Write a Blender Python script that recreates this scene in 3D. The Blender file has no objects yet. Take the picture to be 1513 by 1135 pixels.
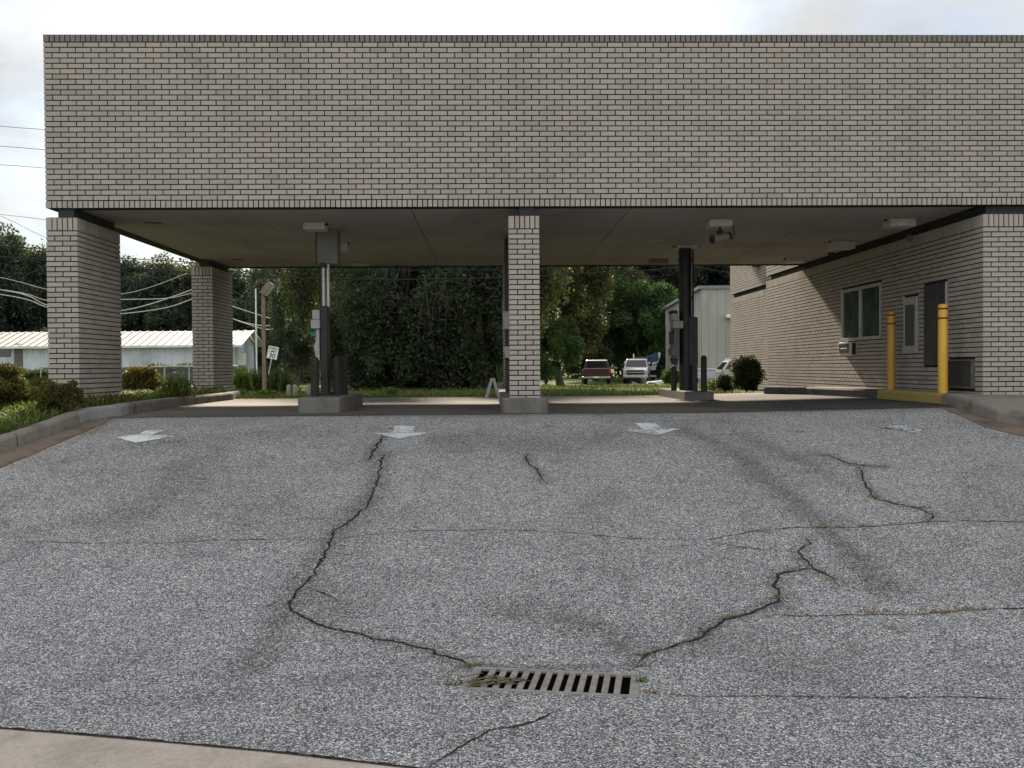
import bpy, bmesh, math, random
import numpy as np
from mathutils import Vector, Matrix, noise as mnoise
random.seed(7)
C = bpy.context.scene.collection
R = math.radians
# ------------------------------------------------------------------ camera model
W0, H0, F = 1513.0, 1135.0, 1400.0
EYE = 1.6
PSI, THETA, RHO = math.atan(0.0225), 24.5/1400.0, 0.0075
_fw = Vector((math.sin(PSI)*math.cos(THETA), math.cos(PSI)*math.cos(THETA), -math.sin(THETA)))
_r0 = Vector((math.cos(PSI), -math.sin(PSI), 0)); _u0 = _r0.cross(_fw)
_rt = _r0*math.cos(RHO) - _u0*math.sin(RHO)
_up = _r0*math.sin(RHO) + _u0*math.cos(RHO)
CAM = Vector((0, 0, EYE))
def ray(px, py): return _fw*F + _rt*(px-W0/2) - _up*(py-H0/2)
def atY(px, py, Y):
    d = ray(px, py); return CAM + d*(Y/d.y)
def atX(px, py, X):
    d = ray(px, py); return CAM + d*(X/d.x)
def sstep(a, b, x):
    t = min(1, max(0, (x-a)/(b-a))); return t*t*(3-2*t)
PROF = [(-30,.05),(0,0.0),(3.2,0.0),(5.0,-.03),(5.7,.0),(6.6,.10),(8.0,.31),(9.5,.57),(10.8,.80),(11.7,.93),(12.4,.99),(13.2,1.0),(19.4,1.0),(21,.97),(30,.86),(61,.42),(75,.31),(95,.22),(140,.2),(900,.2)]
def _pz(Y):
    for (a, za), (b, zb) in zip(PROF, PROF[1:]):
        if Y <= b: return za+(zb-za)*(Y-a)/(b-a) if Y > a else za
    return PROF[-1][1]
def zg(X, Y):
    z = sum(_pz(Y+o)*w for o, w in ((-.5,.1),(-.25,.2),(0,.4),(.25,.2),(.5,.1))) if -2 < Y < 13 else _pz(Y)
    if X > 3: z += min(.06, .016*(X-3))*sstep(10.8, 13, Y)*(1-sstep(19, 24, Y))
    return z
def gnd(px, py, dz=0):
    d = ray(px, py); d = d/d.y
    a, b = 1.0, 160.0
    f = lambda Y: EYE + d.z*Y - zg(d.x*Y, Y) - dz
    y = a
    while y < b and f(y) > 0: y += .05 if y < 25 else .3
    lo, hi = max(a, y-.35), y
    for _ in range(30):
        m = (lo+hi)/2
        if f(m) > 0: lo = m
        else: hi = m
    return Vector((d.x*hi, hi, zg(d.x*hi, hi)+dz))
# ------------------------------------------------------------------ mesh helpers
class MB:
    def __init__(s): s.v=[]; s.f=[]; s.m=[]; s.r=[]; s.sm=[]
    def add(s, vs, fs, m=0, r=None, smooth=False):
        o=len(s.v); s.v += [tuple(p) for p in vs]
        if r is None: r=random.random()
        for f in fs: s.f.append([i+o for i in f]); s.m.append(m); s.r.append(r); s.sm.append(smooth)
    def box(s, a, b, m=0, r=None):
        x0,x1=sorted((a[0],b[0])); y0,y1=sorted((a[1],b[1])); z0,z1=sorted((a[2],b[2]))
        s.add([(x0,y0,z0),(x1,y0,z0),(x1,y1,z0),(x0,y1,z0),(x0,y0,z1),(x1,y0,z1),(x1,y1,z1),(x0,y1,z1)],
              [(0,3,2,1),(4,5,6,7),(0,1,5,4),(1,2,6,5),(2,3,7,6),(3,0,4,7)],m,r)
    def bev(s, a, b, w=.01, m=0, seg=2, smooth=False):
        bm=bmesh.new(); bmesh.ops.create_cube(bm,size=1)
        for v in bm.verts:
            v.co=Vector(((a[i]+b[i])/2+v.co[i]*abs(b[i]-a[i]) for i in range(3)))
        w=min(w,*(abs(b[i]-a[i])*.49 for i in range(3)))
        bmesh.ops.bevel(bm,geom=bm.edges[:],offset=w,segments=seg,profile=.5,affect='EDGES')
        bm.verts.index_update()
        s.add([v.co.copy() for v in bm.verts],[[v.index for v in f.verts] for f in bm.faces],m,None,smooth); bm.free()
    def quad(s,a,b,c,d,m=0,r=None): s.add([a,b,c,d],[(0,1,2,3)],m,r)
    def tube(s, pts, rad, n=8, m=0, cap=True, smooth=True):
        pts=[Vector(p) for p in pts]; k=len(pts)
        if not hasattr(rad,'__len__'): rad=[rad]*k
        vs=[]; 
        for i,p in enumerate(pts):
            t=(pts[min(i+1,k-1)]-pts[max(i-1,0)]).normalized()
            ref=Vector((0,0,1)) if abs(t.z)<.9 else Vector((1,0,0))
            a=t.cross(ref).normalized(); b=t.cross(a)
            for j in range(n):
                q=2*math.pi*j/n; vs.append(p+(a*math.cos(q)+b*math.sin(q))*rad[i])
        fs=[(i*n+j,i*n+(j+1)%n,(i+1)*n+(j+1)%n,(i+1)*n+j) for i in range(k-1) for j in range(n)]
        s.add(vs,fs,m,None,smooth)
        if cap: s.add(vs[:n],[tuple(range(n))],m); s.add(vs[-n:],[tuple(range(n))[::-1]],m)
    def lathe(s, prof, c=(0,0,0), n=20, m=0, smooth=True):
        vs=[]
        for r,z in prof:
            for j in range(n):
                q=2*math.pi*j/n; vs.append((c[0]+r*math.cos(q),c[1]+r*math.sin(q),c[2]+z))
        k=len(prof)
        s.add(vs,[(i*n+j,i*n+(j+1)%n,(i+1)*n+(j+1)%n,(i+1)*n+j) for i in range(k-1) for j in range(n)],m,None,smooth)
    def prism(s, poly, axis, a, b, m=0):
        # poly in the two other axes, extruded along axis from a to b
        def P(q,t):
            return {0:(t,q[0],q[1]),1:(q[0],t,q[1]),2:(q[0],q[1],t)}[axis]
        n=len(poly); vs=[P(q,a) for q in poly]+[P(q,b) for q in poly]
        s.add(vs,[tuple(range(n)),tuple(range(2*n-1,n-1,-1))]+[(i,n+i,n+(i+1)%n,(i+1)%n) for i in range(n)],m)
    def build(s, name, mats, parent=None, world=False, loc=None):
        me=bpy.data.meshes.new(name)
        off=Vector((0,0,0))
        if world and parent is not None: off=Vector(parent.location)
        if loc is not None: off=Vector(loc)
        me.from_pydata([(p[0]-off.x,p[1]-off.y,p[2]-off.z) for p in s.v],[],s.f)
        for mm in (mats if isinstance(mats,(list,tuple)) else [mats]): me.materials.append(mm)
        me.polygons.foreach_set('material_index',s.m); me.polygons.foreach_set('use_smooth',s.sm)
        at=me.attributes.new('rnd','FLOAT','FACE'); at.data.foreach_set('value',s.r)
        bm=bmesh.new(); bm.from_mesh(me); bmesh.ops.recalc_face_normals(bm,faces=bm.faces[:]) if len(s.f)<4000 else None
        bm.to_mesh(me); bm.free(); me.update()
        o=bpy.data.objects.new(name,me); C.objects.link(o)
        if parent is not None: o.parent=parent
        elif loc is not None: o.location=loc
        return o
def tag(o,label=None,cat=None,group=None,kind=None):
    if label: o['label']=label
    if cat: o['category']=cat
    if group: o['group']=group
    if kind: o['kind']=kind
    return o
def empty(name,loc,label,cat,group=None,rz=0):
    o=bpy.data.objects.new(name,None); C.objects.link(o); o.location=loc; o.rotation_euler=(0,0,rz); o.empty_display_size=.2
    return tag(o,label,cat,group)
def copy_tree(o,parent=None):
    c=o.copy(); C.objects.link(c)
    if parent is not None: c.parent=parent
    for ch in [x for x in bpy.data.objects if x.parent==o]: copy_tree(ch,c)
    return c
# ------------------------------------------------------------------ materials
class N:
    def __init__(s,name):
        s.m=bpy.data.materials.new(name); s.m.use_nodes=True; s.t=s.m.node_tree; s.n=s.t.nodes
        s.n.clear(); s.out=s.n.new('ShaderNodeOutputMaterial')
        s.p=s.n.new('ShaderNodeBsdfPrincipled'); s.t.links.new(s.p.outputs[0],s.out.inputs[0])
    def l(s,a,b): s.t.links.new(a,b)
    def pos(s): return s.n.new('ShaderNodeNewGeometry').outputs['Position']
    def obj(s): return s.n.new('ShaderNodeTexCoord').outputs['Object']
    def noise(s,sc,det=4,rough=.55,co=None,dist=0):
        x=s.n.new('ShaderNodeTexNoise'); x.inputs['Scale'].default_value=sc; x.inputs['Detail'].default_value=det
        x.inputs['Roughness'].default_value=rough; x.inputs['Distortion'].default_value=dist
        s.l(co or s.pos(),x.inputs['Vector']); return x.outputs['Fac']
    def vor(s,sc,co=None,feat='F1'):
        x=s.n.new('ShaderNodeTexVoronoi'); x.feature=feat; x.inputs['Scale'].default_value=sc
        s.l(co or s.pos(),x.inputs['Vector']); return x.outputs
    def attr(s,a):
        x=s.n.new('ShaderNodeAttribute'); x.attribute_name=a; return x.outputs['Fac']
    def ramp(s,fac,stops,interp='LINEAR'):
        x=s.n.new('ShaderNodeValToRGB'); e=x.color_ramp.elements; x.color_ramp.interpolation=interp
        while len(e)<len(stops): e.new(.5)
        for k,(p,c) in zip(e,stops):
            k.position=p; k.color=(c,c,c,1) if not hasattr(c,'__len__') else (*c,1)
        s.l(fac,x.inputs[0]); return x.outputs[0]
    def mix(s,fac,a,b,mode='MIX'):
        x=s.n.new('ShaderNodeMix'); x.data_type='RGBA'; x.blend_type=mode; x.clamp_factor=True
        for i,v in ((0,fac),(6,a),(7,b)):
            if hasattr(v,'is_linked'): s.l(v,x.inputs[i])
            elif i==0: x.inputs[0].default_value=v
            else: x.inputs[i].default_value=(*v,1) if hasattr(v,'__len__') else (v,v,v,1)
        return x.outputs[2]
    def math(s,op,a,b=0):
        x=s.n.new('ShaderNodeMath'); x.operation=op
        for i,v in ((0,a),(1,b)):
            if hasattr(v,'is_linked'): s.l(v,x.inputs[i])
            else: x.inputs[i].default_value=v
        return x.outputs[0]
    def scale(s,co,v):
        x=s.n.new('ShaderNodeVectorMath'); x.operation='MULTIPLY'; s.l(co,x.inputs[0]); x.inputs[1].default_value=v; return x.outputs[0]
    def bump(s,h,st=.3,d=.01):
        x=s.n.new('ShaderNodeBump'); x.inputs['Strength'].default_value=st; x.inputs['Distance'].default_value=d
        s.l(h,x.inputs['Height']); s.l(x.outputs[0],s.p.inputs['Normal'])
    def col(s,c):
        if hasattr(c,'is_linked'): s.l(c,s.p.inputs['Base Color'])
        else: s.p.inputs['Base Color'].default_value=(*c,1)
        return s
    def rough(s,v,spec=None,metal=None):
        if hasattr(v,'is_linked'): s.l(v,s.p.inputs['Roughness'])
        else: s.p.inputs['Roughness'].default_value=v
        if spec is not None: s.p.inputs['Specular IOR Level'].default_value=spec
        if metal is not None: s.p.inputs['Metallic'].default_value=metal
        return s
def simple(name,c,rough=.6,metal=0,dirt=.25,sc=6,spec=.4,bump=0):
    n=N(name); f=n.noise(sc,6,.65)
    d=tuple(x*(1-dirt) for x in c); b=tuple(min(1,x*(1+dirt*.5)) for x in c)
    n.col(n.ramp(f,[(.3,d),(.7,b)])).rough(rough,spec,metal)
    if bump: n.bump(n.noise(sc*12,3),bump,.004)
    return n.m
def brick_mat(name,base,dark):
    n=N(name); r=n.attr('rnd')
    c=n.ramp(r,[(0,tuple(x*.86 for x in base)),(.12,tuple(x*.95 for x in base)),(.55,base),(.8,tuple(x*1.06 for x in base)),(.93,(base[0]*1.04,base[1]*1.01,base[2]*.98)),(1,dark)])
    g=n.noise(160,3,.7); c=n.mix(.5,c,n.ramp(g,[(.3,.72),(.7,1.25)]),'MULTIPLY')
    # rain streaks and grime with shapes of their own
    st=n.noise(1.3,5,.6,n.scale(n.pos(),(1.6,1.6,.35)),.4)
    c=n.mix(n.ramp(st,[(.52,0),(.75,.32)]),c,tuple(x*.62 for x in base))
    n.col(c).rough(.85,.25); n.bump(g,.35,.003); return n.m
M={}
M['brick']=brick_mat('cream_brick',(.382,.343,.303),(.318,.286,.262))
M['cap']=brick_mat('weathered_cap_brick',(.20,.178,.168),(.15,.13,.125))
M['mortar']=simple('dark_mortar',(.022,.019,.017),.95,dirt=.4,sc=20)
def asphalt():
    n=N('asphalt_aggregate'); p=n.pos()
    v=n.vor(125,p); v2=n.vor(60,p)
    sep=n.n.new('ShaderNodeSeparateColor'); n.l(v['Color'],sep.inputs[0])
    sep2=n.n.new('ShaderNodeSeparateColor'); n.l(v2['Color'],sep2.inputs[0])
    stone=n.ramp(sep.outputs[0],[(0,(.085,.086,.09)),(.3,(.225,.227,.232)),(.58,(.425,.427,.428)),(.82,(.66,.652,.635)),(1,(.86,.84,.795))])
    gap=n.ramp(v['Distance'],[(.42,0),(.72,1)])
    c=n.mix(gap,stone,(.075,.078,.086))
    big=n.ramp(sep2.outputs[1],[(.0,.55),(.5,.9),(.8,1.0),(1,1.35)]); c=n.mix(.8,c,big,'MULTIPLY')
    lg=n.noise(.55,5,.6,p,.3); c=n.mix(.8,c,n.ramp(lg,[(.3,.90),(.5,1.06),(.7,1.16)]),'MULTIPLY')
    md=n.noise(3.5,6,.7,p); c=n.mix(.6,c,n.ramp(md,[(.3,.84),(.6,1.10)]),'MULTIPLY')
    dr=n.noise(1.5,3,.5,n.scale(p,(1,.45,1)),.8); c=n.mix(.7,c,n.ramp(dr,[(.34,.80),(.44,1.0),(.62,1.04),(.72,1.14)]),'MULTIPLY')
    sp=n.vor(1.1,p); c=n.mix(n.ramp(sp['Distance'],[(.03,.6),(.075,0)]),c,(.06,.06,.062))
    a=n.attr('stain_shade'); sm0=n.math('MULTIPLY',a,n.ramp(n.noise(9,6,.75,p),[(.3,.45),(.65,1.15)]))
    gr=n.math('GREATER_THAN',n.math('MULTIPLY',sm0,1.15),sep.outputs[2])
    sm=n.math('ADD',n.math('MULTIPLY',sm0,.24),n.math('MULTIPLY',gr,.46))
    c=n.mix(sm,c,n.mix(1,c,(.26,.255,.25),'MULTIPLY'))
    ru=n.attr('rust'); c=n.mix(ru,c,n.mix(1,c,(1.0,.82,.64),'MULTIPLY'))
    n.col(c).rough(.8,.35)
    n.bump(n.math('SUBTRACT',1,v['Distance']),.55,.006); return n.m
M['asphalt']=asphalt()
n=N('crack_dark'); n.col(n.ramp(n.noise(30,4),[(.35,(.012,.012,.011)),(.7,(.055,.05,.042))])).rough(.95,.1); M['crack']=n.m
def concrete(name,c,sc=1,streak=.5):
    n=N(name); p=n.pos()
    f=n.noise(.9*sc,6,.65,p,.5); g=n.noise(14*sc,5,.7,p); h=n.vor(160,p)
    col=n.ramp(f,[(.28,tuple(x*(1-streak) for x in c)),(.5,c),(.75,tuple(x*1.12 for x in c))])
    col=n.mix(.6,col,n.ramp(g,[(.3,.7),(.65,1.12)]),'MULTIPLY')
    col=n.mix(.35,col,n.ramp(h['Distance'],[(.1,1.2),(.6,.75)]),'MULTIPLY')
    n.col(col).rough(.85,.3); n.bump(g,.25,.006); return n.m
M['slab']=concrete('driveway_concrete',(.36,.325,.275),1,.35)
M['kerb']=concrete('kerb_concrete',(.225,.205,.178),2.6,.62)
M['kerb_pale']=concrete('painted_kerb_grey',(.30,.30,.30),2,.3)
M['kerb_dark']=concrete('tarred_kerb',(.085,.083,.08),2,.5)
M['gutter']=concrete('stained_gutter_concrete',(.185,.145,.11),2.2,.65)
M['apron']=concrete('road_concrete',(.50,.425,.36),3,.3)
M['island']=concrete('island_concrete',(.17,.162,.15),2,.45)
M['pit']=simple('pit_dark',(.015,.014,.013),.95)
def slab():
    n=N('stained_shaded_driveway_concrete'); p=n.pos(); c=(.165,.143,.116)
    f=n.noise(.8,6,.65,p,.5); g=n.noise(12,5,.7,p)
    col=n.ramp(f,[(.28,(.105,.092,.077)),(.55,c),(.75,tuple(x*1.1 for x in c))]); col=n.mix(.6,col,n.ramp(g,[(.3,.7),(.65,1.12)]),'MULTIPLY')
    a=n.attr('stain_shade'); sm=n.math('MULTIPLY',a,n.ramp(n.noise(2.2,6,.7,n.scale(p,(.5,1.6,1))),[(.3,.55),(.6,1.1)]))
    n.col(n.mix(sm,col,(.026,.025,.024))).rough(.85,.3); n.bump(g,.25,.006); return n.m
M['driveway']=slab()
n=N('chipped_yellow_paint'); f=n.noise(22,6,.7); 
n.col(n.mix(n.ramp(f,[(.52,0),(.62,.85)]),(.36,.28,.075),(.27,.23,.15))).rough(.7,.3); M['yellow_kerb']=n.m
n=N('bollard_yellow'); f=n.noise(5,5,.6,n.scale(n.pos(),(1,1,.3))); n.col(n.mix(n.ramp(n.noise(38,6,.75),[(.63,0),(.70,.8)]),n.ramp(f,[(.3,(.58,.34,.028)),(.7,(.70,.43,.05))]),(.16,.11,.06))).rough(.42,.45); M['yellow']=n.m
n=N('bollard_orange_yellow'); f=n.noise(5,5,.6,n.scale(n.pos(),(1,1,.3))); n.col(n.mix(n.ramp(n.noise(33,6,.75),[(.60,0),(.68,.8)]),n.ramp(f,[(.3,(.46,.24,.045)),(.7,(.56,.31,.055))]),(.15,.10,.06))).rough(.5,.4); M['yellow2']=n.m
M['red']=simple('reflective_red_band',(.22,.03,.02),.4)
M['soffit']=None
n=N('soffit_stucco'); f=n.noise(.7,6,.6,None,.4); g=n.noise(220,2,.6)
n.col(n.mix(.4,n.ramp(f,[(.3,(.32,.30,.29)),(.55,(.41,.385,.372)),(.75,(.46,.43,.415))]),n.ramp(g,[(.3,.8),(.7,1.15)]),'MULTIPLY')).rough(.9,.2); n.bump(g,.3,.004); M['soffit']=n.m
M['black']=simple('black_painted_metal',(.018,.018,.019),.5,0,.35,8,.4)
M['blackwood']=simple('weathered_black_post',(.030,.028,.026),.75,0,.4,14,.3)
M['beam']=simple('dark_beam',(.035,.036,.040),.8)
M['greybox']=simple('grey_enamel',(.34,.335,.315),.5,0,.18,7)
M['housing']=simple('housing_taupe',(.20,.19,.176),.6,0,.12,5)
M['whitebox']=simple('off_white_fixture',(.55,.53,.48),.55,0,.15,9)
M['white']=simple('white_paint',(.82,.82,.81),.5,0,.12,8)
M['alu']=simple('anodised_aluminium',(.48,.47,.44),.38,.5,.15,7)
M['steel']=simple('galvanised_steel',(.42,.43,.44),.45,.6,.2,9)
M['greypole']=simple('bronze_grey_pole',(.20,.165,.13),.6,0,.25,7)
n=N('window_glass'); n.col(n.ramp(n.noise(2.2,4,.6),[(.35,(.035,.055,.052)),(.62,(.085,.115,.11))])).rough(.05,.8); M['glass']=n.m  # mottled pale base colour stands in for sky and tree reflections
n=N('dim_glass'); n.col((.10,.10,.095)).rough(.25,.5); M['glass_dim']=n.m
n=N('car_glass'); n.col((.015,.019,.022)).rough(.08,.6); M['cglass']=n.m
n=N('board_dark'); f=n.noise(3,6,.7,n.scale(n.pos(),(3,6,1.0)),1.2); n.col(n.ramp(f,[(.35,(.012,.013,.016)),(.55,(.04,.043,.05)),(.72,(.10,.105,.115))])).rough(.45,.5); M['board']=n.m
M['louver']=simple('louver_grey',(.14,.135,.13),.6,.2,.3,10)
def paint(name,c,wear,lo):
    n=N(name); f=n.noise(26,6,.75); g=n.noise(4,4,.6); k=n.math('ADD',n.math('MULTIPLY',f,.65),n.math('MULTIPLY',g,.35))
    v=n.vor(105); d=n.mix(n.ramp(v['Distance'],[(.3,0),(.6,1)]),(.22,.22,.23),(.07,.07,.075))
    n.col(n.mix(n.ramp(k,[(wear,0),(wear+lo,1)]),c,d)).rough(.75,.3); return n.m
M['paint']=paint('worn_white_road_paint',(.72,.73,.73),.505,.09)
M['paint_blue']=paint('thin_white_road_paint',(.58,.61,.64),.495,.11)
M['paint_faint']=paint('faded_road_paint',(.55,.58,.62),.43,.06)
M['grate']=simple('cast_iron_grate',(.30,.275,.255),.65,.15,.35,18,.4,.4)
def leaf(name,a,b,c,tr=.35):
    n=N(name); r=n.attr('rnd'); oi=n.n.new('ShaderNodeObjectInfo')
    col=n.ramp(r,[(0,a),(.5,b),(1,c)])
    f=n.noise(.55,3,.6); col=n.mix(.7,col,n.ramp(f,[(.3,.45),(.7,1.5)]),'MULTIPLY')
    col=n.mix(1,col,n.ramp(oi.outputs['Random'],[(0,(.85,.9,1.0)),(1,(1.15,1.08,.85))]),'MULTIPLY')
    n.col(col).rough(.6,.25)
    t=n.n.new('ShaderNodeBsdfTranslucent'); n.l(n.mix(1,col,(1.3,1.35,.55),'MULTIPLY'),t.inputs[0])
    ms=n.n.new('ShaderNodeMixShader'); ms.inputs[0].default_value=tr
    n.l(n.p.outputs[0],ms.inputs[1]); n.l(t.outputs[0],ms.inputs[2]); n.l(ms.outputs[0],n.out.inputs[0]); return n.m
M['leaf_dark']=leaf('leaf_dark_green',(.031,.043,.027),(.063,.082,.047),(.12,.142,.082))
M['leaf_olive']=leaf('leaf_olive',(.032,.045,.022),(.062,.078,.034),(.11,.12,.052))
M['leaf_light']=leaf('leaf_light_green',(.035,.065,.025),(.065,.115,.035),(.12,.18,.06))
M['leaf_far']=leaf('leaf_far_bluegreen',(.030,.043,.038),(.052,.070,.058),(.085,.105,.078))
M['leaf_gold']=leaf('leaf_golden_shrub',(.07,.065,.018),(.15,.13,.03),(.26,.20,.05))
M['leaf_shrub']=leaf('leaf_boxwood',(.04,.048,.018),(.105,.105,.034),(.27,.205,.06))
M['leaf_round']=leaf('leaf_clipped_shrub',(.014,.02,.012),(.03,.042,.022),(.075,.09,.045))
M['weed']=leaf('weed_green',(.05,.085,.022),(.09,.15,.038),(.17,.22,.065))
M['grass']=leaf('grass_blades',(.045,.075,.02),(.085,.13,.035),(.16,.17,.06))
M['dry']=leaf('dry_straw',(.12,.092,.052),(.21,.16,.09),(.30,.24,.14))
M['bark']=simple('bark',(.085,.072,.060),.95,0,.45,5)
M['vine']=simple('dry_vine',(.085,.078,.068),.95,0,.5,5)
M['vinewood']=simple('grey_dead_wood',(.17,.155,.14),.9,0,.35,6)
n=N('lawn'); p=n.pos(); f=n.noise(.35,5,.6,p); g=n.noise(9,5,.7,p)
c=n.ramp(f,[(.3,(.05,.075,.02)),(.55,(.085,.11,.032)),(.75,(.14,.13,.055))]); c=n.mix(.7,c,n.ramp(g,[(.3,.6),(.7,1.25)]),'MULTIPLY'); n.col(c).rough(.95,.1); n.bump(g,.6,.05); M['lawn']=n.m
n=N('bed_soil'); g=n.noise(7,5,.7); n.col(n.ramp(g,[(.3,(.03,.038,.014)),(.6,(.055,.07,.022)),(.8,(.08,.065,.035))])).rough(.95,.1); n.bump(g,.7,.04); M['soil']=n.m
# ------------------------------------------------------------------ ground and paving
D=12.65                                    # facade plane
SLAB0, SLAB1 = 12.42, 19.35
def sheet(name,xs,ys,mat,dz=0,zf=zg,attrs=None):
    nx,ny=len(xs),len(ys); me=bpy.data.meshes.new(name)
    v=[(x,y,zf(x,y)+dz) for y in ys for x in xs]
    f=[(j*nx+i,j*nx+i+1,(j+1)*nx+i+1,(j+1)*nx+i) for j in range(ny-1) for i in range(nx-1)]
    me.from_pydata(v,[],f); me.materials.append(mat)
    if attrs:
        for k,fn in attrs.items():
            a=me.attributes.new(k,'FLOAT','POINT'); a.data.foreach_set('value',[fn(p[0],p[1]) for p in v])
    for p in me.polygons: p.use_smooth=True
    o=bpy.data.objects.new(name,me); C.objects.link(o); tag(o,kind='structure'); return o
def lin(a,b,n): return [a+(b-a)*i/n for i in range(n+1)]
# cracks and stains, drawn as polylines in the photo and dropped on the sloping surface
def pg(pts): return [gnd(x,y) for x,y in pts]
CR=[ # (pixel polyline, half width m, jitter)
 ([(566,645),(556,660),(549,672),(545,682)],.016,.02),
 ([(566,672),(560,700),(553,722),(545,745),(520,768),(498,782),(487,797),(486,812),(472,832),(458,855),(441,873),(427,890),(432,903),(450,913),(480,926),(530,938),(590,950),(640,962),(697,985)],.013,.025),
 ([(0,803),(60,801),(140,803),(240,803),(330,798),(420,797),(486,798)],.005,.008),
 ([(486,797),(600,785),(730,783),(820,786),(930,796),(1040,799)],.005,.008),
 ([(1040,799),(1110,786),(1170,780),(1225,780),(1300,778),(1375,771),(1440,770),(1513,772),(1620,776)],.007,.012),
 ([(1040,799),(1090,808),(1140,813),(1178,817)],.005,.01),
 ([(1190,795),(1197,803),(1178,816),(1192,830),(1203,840),(1225,852),(1241,866)],.011,.02),
 ([(1203,840),(1147,848),(1143,862),(1153,877),(1150,888),(1125,900),(1098,908),(1070,916),(1050,930),(1020,950),(985,958),(958,966),(940,982)],.013,.02),
 ([(1125,907),(1180,911),(1260,909),(1360,909),(1430,902),(1513,899),(1620,903)],.006,.012),
 ([(1212,672),(1232,675),(1250,684),(1270,688),(1310,690)],.010,.02),
 ([(1270,690),(1275,710),(1285,726),(1293,737),(1312,741),(1335,748),(1360,752),(1378,762),(1372,771)],.011,.02),
 ([(960,1026),(1050,1030),(1150,1029),(1300,1032),(1400,1030),(1513,1034),(1640,1040)],.006,.01),
 ([(830,1046),(800,1062),(760,1075),(725,1080),(700,1092),(670,1110),(640,1130),(625,1145)],.008,.015),
 ([(778,670),(780,685),(795,695),(804,712)],.010,.02),
 ([(0,697),(90,696),(180,694),(300,690),(420,690),(545,684)],.003,.006),
 ([(545,668),(640,668),(760,666),(880,664),(1000,655)],.003,.006),
 ([(487,815),(520,821),(540,824)],.006,.01),
 ([(450,866),(480,878),(505,890)],.006,.01),
 ([(930,712),(1080,711),(1180,716)],.003,.006),
]
STAIN=[([(566,672),(553,722),(520,765),(486,800),(455,855),(425,900),(400,950),(370,990)],.13,.75),
 ([(1010,635),(1060,655),(1110,690),(1160,730),(1210,770),(1260,820),(1310,870)],.15,.8),
 ([(1090,640),(1140,660),(1200,690),(1260,725)],.11,.55),
 ([(330,665),(270,700),(230,740),(180,770)],.28,.5),
 ([(470,640),(300,648),(230,655)],.5,.35),
 ([(690,650),(790,655),(880,650)],.5,.55),
 ([(760,900),(830,915),(900,935),(950,965)],.2,.6),
 ([(480,880),(500,900)],.3,.45),
 ([(540,1000),(420,1010),(300,1030)],.12,.3),
 ([(700,985),(820,985),(945,985)],.06,.7),
 ([(130,640),(160,620),(240,616),(440,614),(740,614),(1000,610),(1300,606),(1390,604)],.16,.55)]
def pdist(x,y,pl):
    best=9
    for a,b in zip(pl,pl[1:]):
        dx,dy=b.x-a.x,b.y-a.y; L=dx*dx+dy*dy
        t=max(0,min(1,((x-a.x)*dx+(y-a.y)*dy)/L)) if L else 0
        d=math.hypot(x-a.x-t*dx,y-a.y-t*dy); best=min(best,d)
    return best
STAIN+=[(p_,.045+w_*1.5,.8) for p_,w_,j_ in CR if w_>.0095]
_st=[(pg(p),w,s) for p,w,s in STAIN]
_bb=[(min(p.x for p in q)-1.2,max(p.x for p in q)+1.2,min(p.y for p in q)-1.2,max(p.y for p in q)+1.2) for q,_,_ in _st]
def f_stain(x,y):
    k=0
    for (q,w,s),b in zip(_st,_bb):
        if b[0]<x<b[1] and b[2]<y<b[3]:
            wn=w*(1+.6*mnoise.noise(Vector((x*1.7,y*1.7,3))))
            k=max(k,s*math.exp(-(pdist(x,y,q)/max(.02,wn))**2))
    return k
_ru=[pg([(120,700),(200,696),(260,690)]),pg([(20,690),(100,655),(165,628)])]
def f_rust(x,y): return max(.55*math.exp(-(pdist(x,y,q)/.12)**2) for q in _ru)
# grate footprint
ga=R(10.6); gu=Vector((math.cos(ga),-math.sin(ga),0)); gv=Vector((math.sin(ga),math.cos(ga),0))
gfl,gfr,gbl,gbr=[gnd(*p) for p in ((680,1021),(944,1028),(700,988),(947,994))]
gc=(gfl+gfr+gbl+gbr)/4; gL=((gfr-gfl).length+(gbr-gbl).length)/2; gW=((gbl-gfl).dot(gv)+(gbr-gfr).dot(gv))/2
gz=zg(gc.x,gc.y)
asph=sheet('asphalt',lin(-15,-8,20)[:-1]+lin(-8,8,290)[:-1]+lin(8,13,14),lin(-6,2.5,20)[:-1]+lin(2.5,SLAB0,190),M['asphalt'],0,zg,{'stain_shade':f_stain,'rust':f_rust})
bm=bmesh.new(); bm.from_mesh(asph.data)
for s,ax,h in ((1,gu,gL/2),(-1,gu,gL/2),(1,gv,gW/2),(-1,gv,gW/2)):
    near=[f for f in bm.faces if (f.calc_center_median()-gc).length<1.2]
    ge=list({e for f in near for e in f.edges}|{v for f in near for v in f.verts}|set(near))
    bmesh.ops.bisect_plane(bm,geom=ge,plane_co=gc+ax*s*h,plane_no=ax,dist=1e-5)
bmesh.ops.delete(bm,geom=[f for f in bm.faces if abs((f.calc_center_median()-gc).dot(gu))<gL/2 and abs((f.calc_center_median()-gc).dot(gv))<gW/2],context='FACES')
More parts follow.
